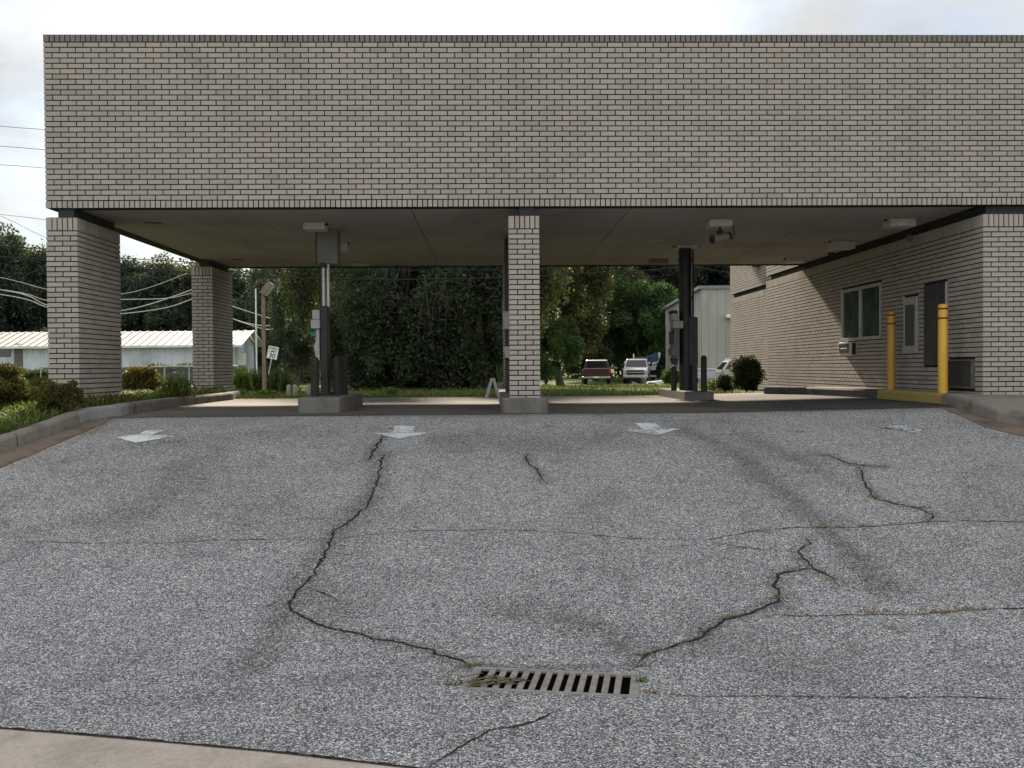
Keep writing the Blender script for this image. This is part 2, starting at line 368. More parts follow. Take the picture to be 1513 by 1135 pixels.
# cracks belong to the asphalt mesh
def densify(pl,step):
    out=[pl[0]]
    for a,b in zip(pl,pl[1:]):
        k=max(1,int((b-a).length/step))
        out+= [a.lerp(b,i/k) for i in range(1,k+1)]
    return out
asph.data.materials.append(M['crack'])
_w=[(pg(q_),w_,j_) for q_,w_,j_ in CR]
for q_,w_,j_ in list(_w):
    if w_<.0095: continue
    dq=densify(q_,.05)
    for k_ in range(int(len(dq)/11)):
        i_=random.randrange(2,len(dq)-2); t_=(dq[i_+1]-dq[i_-1]).normalized(); a_=random.choice((-1,1))*random.uniform(.5,1.3)
        v_=Vector((t_.x*math.cos(a_)-t_.y*math.sin(a_),t_.x*math.sin(a_)+t_.y*math.cos(a_),0)); l_=random.uniform(.08,.32)
        _w.append(([dq[i_],dq[i_]+v_*l_*.5+Vector((random.gauss(0,.02),random.gauss(0,.02),0)),dq[i_]+v_*l_],w_*.33,.015))
for pl,w,j in _w:
    q=densify(pl,.035); ph=random.random()*50; L=[];Rr=[]
    for i,p in enumerate(q):
        t=(q[min(i+1,len(q)-1)]-q[max(i-1,0)]); t.z=0
        if t.length==0: t=Vector((1,0,0))
        nn=Vector((-t.y,t.x,0)).normalized()
        off=j*1.3*mnoise.noise(Vector((i*.23,ph,0)))+j*1.0*mnoise.noise(Vector((i*.9,ph,5)))
        ww=w*(.35+1.25*abs(mnoise.noise(Vector((i*.31,ph,9))))+.35*random.random())*min(1,(i+1)/6,(len(q)-i)/6)
        c=p+nn*off
        for s,lst in ((1,L),(-1,Rr)):
            d=c+nn*s*ww*(.6+.6*random.random()); lst.append(bm.verts.new((d.x,d.y,zg(d.x,d.y)+.004)))
    for i in range(len(q)-1):
        try: f=bm.faces.new((L[i],L[i+1],Rr[i+1],Rr[i])); f.material_index=1
        except ValueError: pass
for f in bm.faces:
    if f.normal.z<0 and f.material_index==1: f.normal_flip()
bm.to_mesh(asph.data); bm.free()
def slabz(x,y): return zg(x,y)+.004
def f_slab(x,y):  # dark sealed patches plus painted tree shade, faded out for the sunlit rear strip
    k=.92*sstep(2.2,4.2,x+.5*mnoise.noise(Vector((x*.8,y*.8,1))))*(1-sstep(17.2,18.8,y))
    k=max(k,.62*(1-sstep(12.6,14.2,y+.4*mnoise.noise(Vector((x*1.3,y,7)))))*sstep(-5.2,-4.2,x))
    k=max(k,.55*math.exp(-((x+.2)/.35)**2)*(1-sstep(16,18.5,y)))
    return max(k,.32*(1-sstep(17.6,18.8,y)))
sl=sheet('concrete_driveway',lin(-8.2,8.2,110),lin(SLAB0,SLAB1,60),M['driveway'],0,slabz,{'stain_shade':f_slab})
xs=lin(-400,-60,8)[:-1]+lin(-60,-10,20)[:-1]+lin(-10,12,22)[:-1]+lin(12,60,16)[:-1]+lin(60,400,8)
ys=lin(-300,-10,6)[:-1]+[-9,-6.5,12.6,14,16,18,19.3]+lin(19.36,36,16)+lin(38,110,30)+lin(130,800,8)
def gz0(x,y):
    z=zg(x,y)
    if y<19.36 and -15<x<13: return z-(1.0 if y<13 else .12)
    return z-.012 if y<24 else z
sheet('ground',xs,ys,M['lawn'],0,gz0)
# concrete road edge in the near left corner (a 4 mm lift over the asphalt)
ap=[gnd(x,y) for x,y in ((-260,1056),(-100,1069),(0,1079),(90,1086),(240,1099),(420,1116),(600,1137),(760,1158))]
mb=MB(); cr=MB()
for a,b in zip(ap,ap[1:]):
    prev=None
    for k in range(9):
        t=k/8; q=[Vector((p.x-.08*t*k,p.y-t*3.2,0)) for p in (a,b)]
        q=[Vector((p.x,p.y,zg(p.x,p.y)+.006)) for p in q]
        if prev: mb.quad(prev[0],prev[1],q[1],q[0],0,.5)
        prev=q
for a,b in zip(densify(ap,.06),densify(ap,.06)[1:]):
    w=.012+.012*random.random(); mb.quad(a+Vector((0,-.004,.009)),b+Vector((0,-.004,.009)),b+Vector((0,w,.009)),a+Vector((0,w,.009)),1)
tag(mb.build('concrete_road_edge',[M['apron'],M['crack']]),kind='structure')
# kerbs
def sweep(mb,path,prof,side,zf,m=0,gap=.006,seg=1.6,mfun=None):
    # path on the ground, prof [(offset away from road, height)], side=+1 when the bed lies to the left of travel
    path=densify(path,.12); acc=0; chunk=[path[0]]; chunks=[]
    for a,b in zip(path,path[1:]):
        acc+=(b-a).length; chunk.append(b)
        if acc>seg: chunks.append(chunk); chunk=[b]; acc=0
    if len(chunk)>1: chunks.append(chunk)
    full=path
    for ci,ch in enumerate(chunks):
        rows=[]
        for i,p in enumerate(ch):
            k=min(range(len(full)),key=lambda q:(full[q]-p).length_squared)
            t=full[min(k+1,len(full)-1)]-full[max(k-1,0)]; t.z=0; t.normalize()
            nn=Vector((-t.y,t.x,0))*side
            sh=t*(gap if i==0 else -gap if i==len(ch)-1 else 0)
            jit=.006*mnoise.noise(Vector((p.x*2,p.y*2,1)))
            rows.append([Vector((p.x,p.y,0))+sh+nn*(o+jit*(h>.05))+Vector((0,0,zf(p.x,p.y)+h+jit*.6*(h>.05))) for o,h in prof])
        nq=len(prof); vs=[v for r in rows for v in r]
        fs=[(i*nq+j,i*nq+j+1,(i+1)*nq+j+1,(i+1)*nq+j) for i in range(len(rows)-1) for j in range(nq-1)]
        fs+=[tuple(range(nq)),tuple(range((len(rows)-1)*nq,len(rows)*nq))]
        mb.add(vs,fs,(mfun(ci,ch) if mfun else m))
KP=[(0,-.05),(.012,.115),(.03,.14),(.06,.15),(.15,.15),(.155,-.05)]
kl_px=[(0,670),(40,656),(90,638),(132,622),(150,618.5),(180,614.6),(225,606.5),(269,600),(316,594.6),(345,591),(358,586)]
kl=[gnd(*p) for p in kl_px]
d0=(kl[0]-kl[2]).normalized(); ext=[Vector((kl[0].x+d0.x*t,kl[0].y+d0.y*t,0)) for t in (5.0,2.5)]
kl=ext+kl
mb=MB()
def kmf(ci,ch):
    y=ch[len(ch)//2].y
    return 1 if 11.9<y<12.9 else 0
sweep(mb,kl,KP,1,zg,0,.013,1.25,kmf)
tag(mb.build('left_kerb',[M['kerb'],M['kerb_pale']]),kind='structure')
# right kerb, rear to front
kr_px=[(1128,582.5),(1190,583.5),(1305,588.5),(1387,596.5),(1408,601),(1428,607),(1472,623.5),(1513,632)]
kr=[gnd(*p) for p in kr_px]
def xclamp(p,xm):
    return Vector((min(p.x,xm),p.y,p.z))
kr=[xclamp(p,6.22+.35*0) if i<4 else p for i,p in enumerate(kr)]
d1=(kr[-1]-kr[-2]).normalized(); kr+= [Vector((kr[-1].x+d1.x*t,kr[-1].y+d1.y*t,0)) for t in (2.,5.)]
mb=MB()
def kmr(ci,ch):
    y=ch[len(ch)//2].y
    return 1 if 13.25<y<15.2 else (2 if 12.55<y<=13.25 or y>=15.2 else 0)
sweep(mb,kr,KP,1,zg,0,.006,.62,kmr)
tag(mb.build('right_kerb',[M['kerb'],M['yellow_kerb'],M['kerb_dark']]),kind='structure')
# raised ground behind the kerbs
def strip(name,path,mat,sx,xend,dz,n=14):
    path=densify(path,.3); mb=MB(); rows=[]
    for p in path:
        x0=p.x+sx*.10
        rows.append([Vector((x0+(xend-x0)*(k/n)**1.6,p.y,zg(p.x,p.y)+dz+(.02*math.sin(k*1.3+p.y) if k else -.01))) for k in range(n+1)])
    vs=[v for r in rows for v in r]; q=n+1
    mb.add(vs,[(i*q+j,i*q+j+1,(i+1)*q+j+1,(i+1)*q+j) for i in range(len(rows)-1) for j in range(n)],0,.5,True)
    return tag(mb.build(name,mat),kind='structure')
strip('planting_bed',kl,M['soil'],-1,-24,.135)
mb=MB()
pr=densify(kr,.25); 
rows=[[Vector((p.x+.10+(14-p.x)*k/8*(1 if p.y<D+.2 else .06),p.y,zg(p.x,p.y)+.146)) for k in range(9)] for p in pr]
vs=[v for r in rows for v in r]; mb.add(vs,[(i*9+j,i*9+j+1,(i+1)*9+j+1,(i+1)*9+j) for i in range(len(rows)-1) for j in range(8)],0,.5)
tag(mb.build('sidewalk',M['kerb']),kind='structure')
def gutter(name,edge_px,path,ymax):
    e=densify([gnd(*p) for p in edge_px],.15)
    mb=MB(); rows=[]
    pp=densify(path,.05)
    for p in e:
        k=min(pp,key=lambda q:abs(q.y-p.y))
        rows.append([Vector((p.x+(k.x-p.x)*t,p.y,0)) for t in (0,.33,.66,1.0)])
    rows=[[Vector((v.x,v.y,zg(v.x,v.y)+.006)) for v in r] for r in rows]
    vs=[v for r in rows for v in r]
    mb.add(vs,[(i*4+j,i*4+j+1,(i+1)*4+j+1,(i+1)*4+j) for i in range(len(rows)-1) for j in range(3)],0,.5)
    return tag(mb.build(name,[M['gutter']]),kind='structure')
eL=[(-130,742),(-60,716),(0,692),(60,667),(110,645),(150,628),(166,619)]
gutter('left_gutter',eL,kl,12.4)
gutter('right_gutter',[(1392,603.5),(1405,609),(1430,620),(1454,631),(1513,646),(1600,668)],kr,12.4)
# ------------------------------------------------------------------ painted arrows
def decal(name,polys,mat,label,group):
    me=bpy.data.meshes.new(name); bm=bmesh.new()
    for po in polys:
        vs=[bm.verts.new(gnd(x,y)) for x,y in po]; bm.faces.new(vs)
    bmesh.ops.triangulate(bm,faces=bm.faces[:])
    bmesh.ops.subdivide_edges(bm,edges=bm.edges[:],cuts=7,use_grid_fill=True)
    c=sum((v.co for v in bm.verts),Vector())/len(bm.verts)
    for v in bm.verts: v.co.z=zg(v.co.x,v.co.y)+.006
    for f in bm.faces:
        f.normal_update()
        if f.normal.z<0: f.normal_flip()
    for v in bm.verts: v.co-=c
    bm.to_mesh(me); bm.free(); me.materials.append(mat)
    o=bpy.data.objects.new(name,me); o.location=c; C.objects.link(o); return tag(o,label,'road marking',group)
ga_='lane arrows painted on the asphalt'
decal('painted_arrow',[[(170,647),(246,637.5),(215,643),(258,645),(201,655)],[(216,636.5),(246,636.5),(218,645),(200,644.8)]],M['paint'],'white arrow with dark blotches on the lane beside the left brick pillar',ga_)
decal('painted_arrow',[[(549,640.5),(580,640.3),(611,639.8),(634,640.2),(590,649)],[(583,630),(612,630.3),(611,639.2),(579,640)]],M['paint_blue'],'thin white arrow with a crack crossing its left tip, below the left concrete island',ga_)
decal('painted_arrow',[[(921,636),(950,635.6),(980,634.6),(1006,634),(970,644)],[(938,626),(968,625.6),(980,634.2),(950,635.2)]],M['paint_blue'],'thin white arrow on the lane right of the centre brick pillar',ga_)
decal('painted_arrow',[[(1296,632),(1330,629),(1372,634),(1350,640),(1310,634)],[(1318,624),(1334,627),(1345,637),(1360,639),(1340,638)]],M['paint_faint'],'almost worn away pale arrow on the asphalt below the two yellow bollards',ga_)
# ------------------------------------------------------------------ drain grate
g=empty('drain_grate',(gc.x,gc.y,gz+.006),'rectangular iron drain grate with slanted bars set in the asphalt','drain',rz=-ga)
mb=MB(); a,b=gL/2,gW/2; fw=.028
mb.bev((-a,-b,-.018),(a,-b+fw,0),.004); mb.bev((-a,b-fw,-.018),(a,b,0),.004); mb.bev((-a,-b+fw,-.018),(-a+.045,b-fw,0),.004); mb.bev((a-.05,-b+fw,-.018),(a,b-fw,0),.004)
mb.build('frame',M['grate'],g)
ns=13; x0,x1=-a+.045,a-.05; pt=(x1-x0)/ns
for i in range(1,ns):
    mb=MB(); x=x0+pt*i; mb.bev((x-pt*.27,-b+fw,-.016),(x+pt*.27,b-fw,-.002),.004); mb.build('bar',M['grate'],g)
mb=MB()
mb.quad((-a,-b,-.6),(a,-b,-.6),(a,b,-.6),(-a,b,-.6))
for p,q in (((-a,-b),(a,-b)),((a,-b),(a,b)),((a,b),(-a,b)),((-a,b),(-a,-b))): mb.quad((p[0],p[1],-.6),(q[0],q[1],-.6),(q[0],q[1],-.01),(p[0],p[1],-.01))
mb.build('pit',M['pit'],g)
def blades(mb,c,n,spread,h,w,lean=.6,m=0,flat=0):
    for _ in range(n):
        x=c[0]+random.gauss(0,spread[0]); y=c[1]+random.gauss(0,spread[1]); z=c[2] if len(c)>2 else zg(x,y)
        q=random.random()*6.283; hh=h*(.5+random.random()*.8); ln=lean*(random.random()*.9+.1)*hh
        b1=Vector((math.cos(q),math.sin(q),0)); sd=Vector((-b1.y,b1.x,0))*w*(.6+.8*random.random())/2
        p=Vector((x,y,z)); mid=p+b1*ln*.35+Vector((0,0,hh*.6)); tip=p+b1*ln+Vector((0,0,hh*(1-flat)))
        mb.add([p-sd,p+sd,mid+sd*.8,mid-sd*.8,tip],[(0,1,2,3),(3,2,4)],m)
mb=MB(); cl=gnd(745,1010)
for _ in range(55):
    t=random.random()**1.3; p=gnd(698+t*74+random.gauss(0,3),1014-t*6+random.gauss(0,3.2-2.2*t)); q=random.gauss(.15,.6); l=.015+.045*random.random()
    z=gz+.008+.035*random.random()*(1-t*.6); dv=Vector((math.cos(q),math.sin(q)*.6,random.gauss(0,.12)))*l
    p=Vector((p.x,p.y,z)); s=Vector((0,.002+.0025*random.random(),.0015)); mb.add([p-dv-s,p+dv-s,p+dv+s,p-dv+s],[(0,1,2,3)])
M['litter']=leaf('leaf_litter_brown',(.05,.038,.025),(.12,.09,.055),(.24,.19,.12),.1)
o=mb.build('leaf_litter',M['litter'],loc=Vector((cl.x,cl.y,gz))); tag(o,'clump of dry straw and twigs lying on the left bars of the drain grate','debris')
# straw and weeds in the cracks and along slab edges: uncountable
mb=MB()
for px,py,n_,sx,m_ in ((665,1012,40,.03,1),(950,985,30,.02,1),(948,1008,30,.015,0),(700,985,60,.05,1),(965,1024,40,.03,1),(1222,673,60,.12,1),(1256,686,60,.1,1),(1292,735,70,.05,1),(1362,750,40,.05,1),(1118,786,40,.06,1),(1218,780,70,.08,1),(1278,777,40,.06,1),(1180,826,30,.03,1),(1148,884,40,.03,1),(1076,913,50,.04,1),(1040,934,40,.03,1),(1285,906,60,.08,1),(1345,907,90,.1,1),(1398,905,60,.06,1),(1432,901,90,.08,1),(1232,856,40,.04,1),(950,968,30,.03,1),(250,654,50,.1,0),(582,634,60,.06,1),(540,616,30,.25,0),(268,606,80,.12,0),(170,607.5,60,.12,0),(300,618,70,.3,0),(395,590,60,.08,0),(1075,643,50,.08,1),(1180,638,60,.12,1),(1260,659,40,.1,1),(1300,690,50,.06,1),(940,797,30,.05,1),(1100,810,30,.05,1),(1490,648,60,.2,0),(690,1010,10,.02,0)):
    p=gnd(px,py); blades(mb,(p.x,p.y),int(n_*.9),(sx,sx*.3),.022 if m_ else .045,.005,1.4,m_,.3)
tag(mb.build('crack_weeds',[M['weed'],M['dry']]),'short weeds and straw growing out of the asphalt cracks','weeds',None,'stuff')
# ------------------------------------------------------------------ bricks
P_=.011
def bricks(mb,o,u,nrm,L,z0,z1,rows,holes=(),ext=(0,0),phase=0):
    """real bricks standing 11 mm proud of a mortar core.  rows: list of (height, kind)"""
    o=Vector(o); u=Vector(u); nrm=Vector(nrm); z=z0
    for ri,(h,kind,mat) in enumerate(rows):
        if z>=z1-.005: break
        jt=.0145; hh=min(h-jt,z1-z)
        if kind=='s': step=.2032; s=-step/2 if (ri+phase)%2 else 0
        else: step=.0677; s=0
        while s<L-.008:
            a=max(s,0)+(jt/2 if s>.001 else 0); b=min(s+step,L)-(jt/2 if s+step<L-.01 else 0)
            s+=step
            if b-a<.012: continue
            aa=a-(ext[0] if a<.001 else 0); bb=b+(ext[1] if b>L-.001 else 0)
            spans=[(aa,bb)]
            for h0,h1,hz0,hz1 in holes:
                if hz0<z+hh and hz1>z:
                    ns_=[]
                    for p,q in spans:
                        if q<=h0 or p>=h1: ns_.append((p,q)); continue
                        if p<h0-.01: ns_.append((p,h0-.004))
                        if q>h1+.01: ns_.append((h1+.004,q))
                    spans=ns_
            r=random.random(); pr=P_+random.uniform(-.0012,.0012)
            for p,q in spans:
                za,zb=z+random.uniform(-.0008,.0008),z+hh+(random.uniform(-.005,.004) if mat==1 else 0)
                A=o+u*p; B=o+u*q; n_=nrm*pr
                vs=[A+Vector((0,0,za)),B+Vector((0,0,za)),B+Vector((0,0,zb)),A+Vector((0,0,zb))]
                vs=vs+[v+n_ for v in vs]
                flip=u.cross(Vector((0,0,1))).dot(nrm)>0
                fs=[(4,5,6,7),(0,1,5,4),(1,2,6,5),(2,3,7,6),(3,0,4,7)]
                if not flip: fs=[f[::-1] for f in fs]
                mb.add(vs,fs,mat,r)
        z+=h
ZS=EYE+2.145                     # soffit
ZP=EYE+2.03                      # pillar tops
ZT=ZS+2.285
XL=atY(67.5,306,D).x; XR=13.0
XW=atY(1452.5,450,D).x
YB=20.28
_cw=ray(1132,480); YW1=XW/_cw.x*_cw.y                     # end of the first wall
X2=XW+.62; _c2=ray(1079,480); YW2=X2/_c2.x*_c2.y
bank=empty('bank_building',(0,16,1.0),'cream brick drive through bank building with a deep brick canopy over three lanes','building')
FROWS=[(.1025,'r',0)]+[(.0692,'s',0)]*30+[(.1035,'r',1)]
mats=[M['brick'],M['cap'],M['mortar']]
mb=MB()
mb.box((XL+P_,D+P_,ZS),(XR,D+.2,ZT-.012),2)
bricks(mb,(XL+P_,D+P_,0),(1,0,0),(0,-1,0),XR-XL-P_,ZS,ZT,FROWS,ext=(P_-.001,0),phase=1)
mb.box((XL+P_,D+.2,ZS),(XL+.2,YB,ZT-.012),2)
bricks(mb,(XL+P_,D+P_,0),(0,1,0),(-1,0,0),YB-D-P_,ZS,ZT,FROWS,phase=0)
mb.box((XL+.2,YB-.2,ZS),(XW,YB-P_,ZT-.012),2)
bricks(mb,(XL+P_,YB-P_,0),(1,0,0),(0,1,0),XW-XL-P_,ZS,ZT,FROWS,ext=(P_-.001,0))
mb.build('fascia',mats,bank,True)
# upper walls of the main block behind the canopy
mb=MB()
mb.box((XW+P_,YB,ZS),(XR,YW1-P_,ZT-.012),2); bricks(mb,(XW+P_,YB,0),(0,1,0),(-1,0,0),YW1-YB,ZS,ZT,FROWS)
mb.box((X2+P_,YW1-P_,ZS),(XR,YW2,ZT-.012),2); bricks(mb,(X2+P_,YW1,0),(0,1,0),(-1,0,0),YW2-YW1,ZS,ZT,FROWS,phase=1)
mb.build('upper_wall',mats,bank,True)
# soffit panels with open seams, fixed under the roof deck
mb=MB()
sx=[XL+.2,-4.07,-1.06,1.93,4.92,XW+P_+.02]
for a,b in zip(sx,sx[1:]): mb.box((a+.006,D+.2,ZS+.012),(b-.006,YB-.2,ZS+.05))
mb.box((XL+.2,D+.2,ZS+.0505),(XW+.03,YB-.2,ZS+.09),1)
mb.build('soffit',[M['soffit'],M['black']],bank,True)
mb=MB(); mb.box((XL+.21,D+.21,ZT-.35),(XR,YB-.21,ZT-.3)); mb.box((XW+.1,YB+.01,ZT-.35),(XR,YW2,ZT-.28)); mb.build('roof',M['beam'],bank,True)
PW=.4064
def prow(k=60): return [(.0673,'s',0)]*k
def pillar(x,y,dep,zb,lab=None):
    z1=ZP; nrow=int(round((z1-.178-zb)/.0673)); z0=z1-.178-nrow*.0673
    rows=prow(nrow)+[(.178,'r',0)]
    mb=MB(); mb.box((x+P_,y+P_,z0-.12),(x+PW-P_,y+dep-P_,z1-.008),2)
    L=PW-2*P_; Ld=dep-2*P_; e=P_-.001
    bricks(mb,(x+P_,y+P_,0),(1,0,0),(0,-1,0),L,z0,z1,rows,ext=(e,e))
    bricks(mb,(x+P_,y+dep-P_,0),(1,0,0),(0,1,0),L,z0,z1,rows,ext=(e,e))
    bricks(mb,(x+P_,y+P_,0),(0,1,0),(-1,0,0),Ld,z0,z1,rows,phase=1)
    bricks(mb,(x+PW-P_,y+P_,0),(0,1,0),(1,0,0),Ld,z0,z1,rows,phase=1)
    o=mb.build('brick_pillar',mats,bank,True)
    if lab: o['label']=lab
    mb=MB(); mb.box((x+.14,y+.05,z1-.008),(x+PW-.06,y+dep-.05,ZS+.011))
    s=mb.build('spacer_beam',M['beam'],o,loc=bank.location)
    return o
xpl=atY(69.5,440,D).x; ypl=ray(178.8,440); ypl=(xpl+PW)/ypl.x*ypl.y-D
YR=18.72
pillar(xpl,D,ypl,1.08)
pillar(xpl,YR,1.44,1.08)
xpc=atY(752.4,440,D).x
pillar(xpc,D,.46,1.195)
pillar(xpc,YR,.46,1.0)
# main block: front wall, side wall with openings, rear setback wall
def wall_rows(zb):
    nrow=int(round((ZP-.178-zb)/.0673)); return ZP-.178-nrow*.0673,prow(nrow)+[(.178,'r',0)]
z0,rows=wall_rows(1.08)
mb=MB(); mb.box((XW+P_,D+P_,.7),(XR,D+.3,ZP-.008),2)
bricks(mb,(XW+P_,D+P_,0),(1,0,0),(0,-1,0),XR-XW-P_,z0,ZP,rows,ext=(P_-.001,0)); mb.build('front_wall',mats,bank,True)
def wp(px,py): return atX(px,py,XW)
def rect(pxa,pya,pxb,pyb):   # pixel corners on the side wall -> (y0,y1,z0,z1), y0 nearer
    a,b=wp(pxa,pya),wp(pxb,pyb); return (min(a.y,b.y),max(a.y,b.y),min(a.z,b.z),max(a.z,b.z))
win=rect(1302.8,416.8,1245,504)
a=wp(1302.8,416.8); b=wp(1302.8,500.5); win=(win[0],win[1],b.z,a.z)
a=wp(1356.5,437.5); b=wp(1356.5,522); c=wp(1336.5,480); ndp=(a.y,c.y,b.z,a.z)
a=wp(1400,416.5); b=wp(1400,539.5); c=wp(1366,480); brd=(a.y,c.y,b.z,a.z)
a=wp(1440,531); b=wp(1440,574.5); c=wp(1402,550); lou=(a.y,c.y,b.z,a.z)
a=wp(1266,505); b=wp(1266,525.5); c=wp(1249,515); drw=(a.y,c.y,b.z,a.z)
holes=[(q[0]-D-P_,q[1]-D-P_,q[2],q[3]) for q in (win,ndp,brd,lou)]
z0,rows=wall_rows(1.0)
mb=MB(); mb.box((XW+P_,D+.3,.7),(XR,YW1-P_,ZP-.008),2)
bricks(mb,(XW+P_,D+P_,0),(0,1,0),(-1,0,0),YW1-D-P_,z0,ZP,rows,holes,phase=1); mb.build('side_wall',mats,bank,True)
z0,rows=wall_rows(.93)
mb=MB(); mb.box((X2+P_,YW1-P_,.6),(XR,YW2-P_,ZP-.008),2)
bricks(mb,(X2+P_,YW1-P_,0),(0,1,0),(-1,0,0),YW2-YW1,z0,ZP,rows)
bricks(mb,(XW+P_,YW1-P_,0),(1,0,0),(0,1,0),X2-XW,z0,ZP,rows)
bricks(mb,(X2+P_,YW2-P_,0),(1,0,0),(0,1,0),XR-X2-P_,z0,ZP,rows)
mb.build('rear_wall',mats,bank,True)
mb=MB(); mb.box((XW+.09,D+.1,ZP-.008),(XR,YW1-.1,ZS+.0115)); mb.box((X2+.09,YW1-.1,ZP-.008),(XR,YW2-.1,ZS+.0115)); mb.build('recess_band',M['beam'],bank,True)
def onwall(q,d0,d1): # box spanning rect q standing from XW-d1 to XW-d0
    return (XW-d1,q[0],q[2]),(XW-d0,q[1],q[3])
# teller window
mb=MB(); y0,y1,za,zb=win; t=.055; mb.bev((XW-.035,y0,zb-t),(XW+P_+.002,y1,zb),.004); mb.bev((XW-.04,y0,za),(XW+P_+.002,y1,za+t),.004)
mb.bev((XW-.033,y0,za+t),(XW+P_+.002,y0+.03,zb-t),.003); mb.bev((XW-.033,y1-.03,za+t),(XW+P_+.002,y1,zb-t),.003)
ym=(y0+y1)/2; ym=wp(1272,460).y; mb.bev((XW-.03,ym-.03,za+t),(XW+P_+.002,ym+.03,zb-t),.003)
w=mb.build('teller_window',M['alu'],bank,True)
for p,q in ((y0+.03,ym-.03),(ym+.03,y1-.03)):
    mb=MB(); mb.box((XW-.004,p,za+t),(XW+P_-.002,q,zb-t)); mb.build('pane',M['glass'],w,loc=bank.location)
mb=MB(); y0,y1,za,zb=drw; mb.bev((XW-.13,y0,za),(XW+.005,y1,zb),.012); w=mb.build('deposit_drawer',M['whitebox'],bank,True)
mb=MB(); mb.bev((XW-.137,y0+.05,za+.05),(XW-.129,y1-.04,zb-.03),.002); mb.box((XW-.09,y0-.006,za+.02),(XW-.02,y0-.001,zb-.02)); mb.build('drawer_face',M['black'],w,loc=bank.location)
mb=MB(); mb.box((XW-.1385,y0+.12,(za+zb)/2),(XW-.1375,y1-.12,(za+zb)/2+.022)); mb.build('notice',M['white'],w,loc=bank.location)
mb=MB(); y0,y1,za,zb=ndp; hh=(zb-za)*.135
mb.bev((XW-.03,y0,zb-hh),(XW+P_+.002,y1,zb),.004); mb.bev((XW-.035,y0,za),(XW+P_+.002,y1,za+hh),.004); mb.bev((XW-.03,y0,za+hh),(XW+P_+.002,y0+.07,zb-hh),.003); mb.bev((XW-.02,y1-.02,za+hh),(XW+P_+.002,y1,zb-hh),.003)
w=mb.build('night_depository',M['alu'],bank,True)
mb=MB(); mb.box((XW-.006,y0+.07,za+hh),(XW+P_-.002,y1-.02,zb-hh)); mb.build('pane',M['glass_dim'],w,loc=bank.location)
mb=MB(); y0,y1,za,zb=brd; mb.bev((XW-.012,y0+.02,za),(XW+P_+.002,y1,zb),.003); w=mb.build('boarded_opening',M['board'],bank,True)
mb=MB(); mb.bev((XW-.03,y0-.005,za+.02),(XW+P_+.002,y0+.018,zb+.005),.003); mb.build('trim',M['alu'],w,loc=bank.location)
mb=MB(); y0,y1,za,zb=lou; mb.bev((XW-.045,y0,za),(XW+P_+.002,y0+.03,zb),.003); mb.bev((XW-.045,y1-.03,za),(XW+P_+.002,y1,zb),.003); mb.bev((XW-.045,y0+.03,zb-.025),(XW+P_+.002,y1-.03,zb),.003); mb.bev((XW-.045,y0+.03,za),(XW+P_+.002,y1-.03,za+.025),.003)
k=14
for i in range(k):
    z=za+.03+(zb-za-.06)*i/k; mb.add([(XW-.035,y0+.03,z),(XW-.035,y1-.03,z),(XW+.008,y1-.03,z+.034),(XW+.008,y0+.03,z+.034)],[(0,1,2,3)])
mb.build('vent_louver',M['louver'],bank,True)
# ------------------------------------------------------------------ concrete islands
def island(pts,z0,z1,label,nose=.06):
    c=Vector((sum(p[0] for p in pts)/len(pts),sum(p[1] for p in pts)/len(pts),z0))
    bm=bmesh.new(); vs=[bm.verts.new((p[0]-c.x,p[1]-c.y,-.1)) for p in pts]; f=bm.faces.new(vs)
    r=bmesh.ops.extrude_face_region(bm,geom=[f]); top=[v for v in r['geom'] if isinstance(v,bmesh.types.BMVert)]
    for v in top: v.co.z=z1-z0
    ve=[e for e in bm.edges if abs(e.verts[0].co.z-e.verts[1].co.z)>.05]
    bmesh.ops.bevel(bm,geom=ve,offset=nose,segments=4,profile=.5,affect='EDGES')
    te=[e for e in bm.edges if e.verts[0].co.z>z1-z0-.001 and e.verts[1].co.z>z1-z0-.001]
    bmesh.ops.bevel(bm,geom=te,offset=.018,segments=2,profile=.5,affect='EDGES')
    bmesh.ops.recalc_face_normals(bm,faces=bm.faces[:])
    me=bpy.data.meshes.new('concrete_island'); bm.to_mesh(me); bm.free(); me.materials.append(M['island'])
    o=bpy.data.objects.new('concrete_island',me); o.location=c; C.objects.link(o)
    return tag(o,label,'traffic island','raised concrete islands between the lanes')
z=1.0
I1=[gnd(439,610.5),gnd(499,611.5)]; xa,xb,ya=I1[0].x,I1[1].x,I1[0].y
Z1=1.205
island([(xa,ya),(xb,ya),(xb+.0,ya+2.35),(xa,ya+2.35)],z,Z1,'raised concrete island carrying the left teller kiosk')
c0=gnd(741,611); c1=gnd(811,611)
island([(c0.x,c0.y),(c1.x,c1.y),(c1.x,19.0),(c0.x,19.0)],z,1.195,'long concrete island under the centre brick pillar',.09)
r0=gnd(1012,592); r1=gnd(1063,592)
island([(r0.x,r0.y),(r1.x,r0.y),(r1.x,r0.y+2.6),(r0.x,r0.y+2.6)],1.03,1.03+.135,'low concrete island carrying the right black teller column',.05)
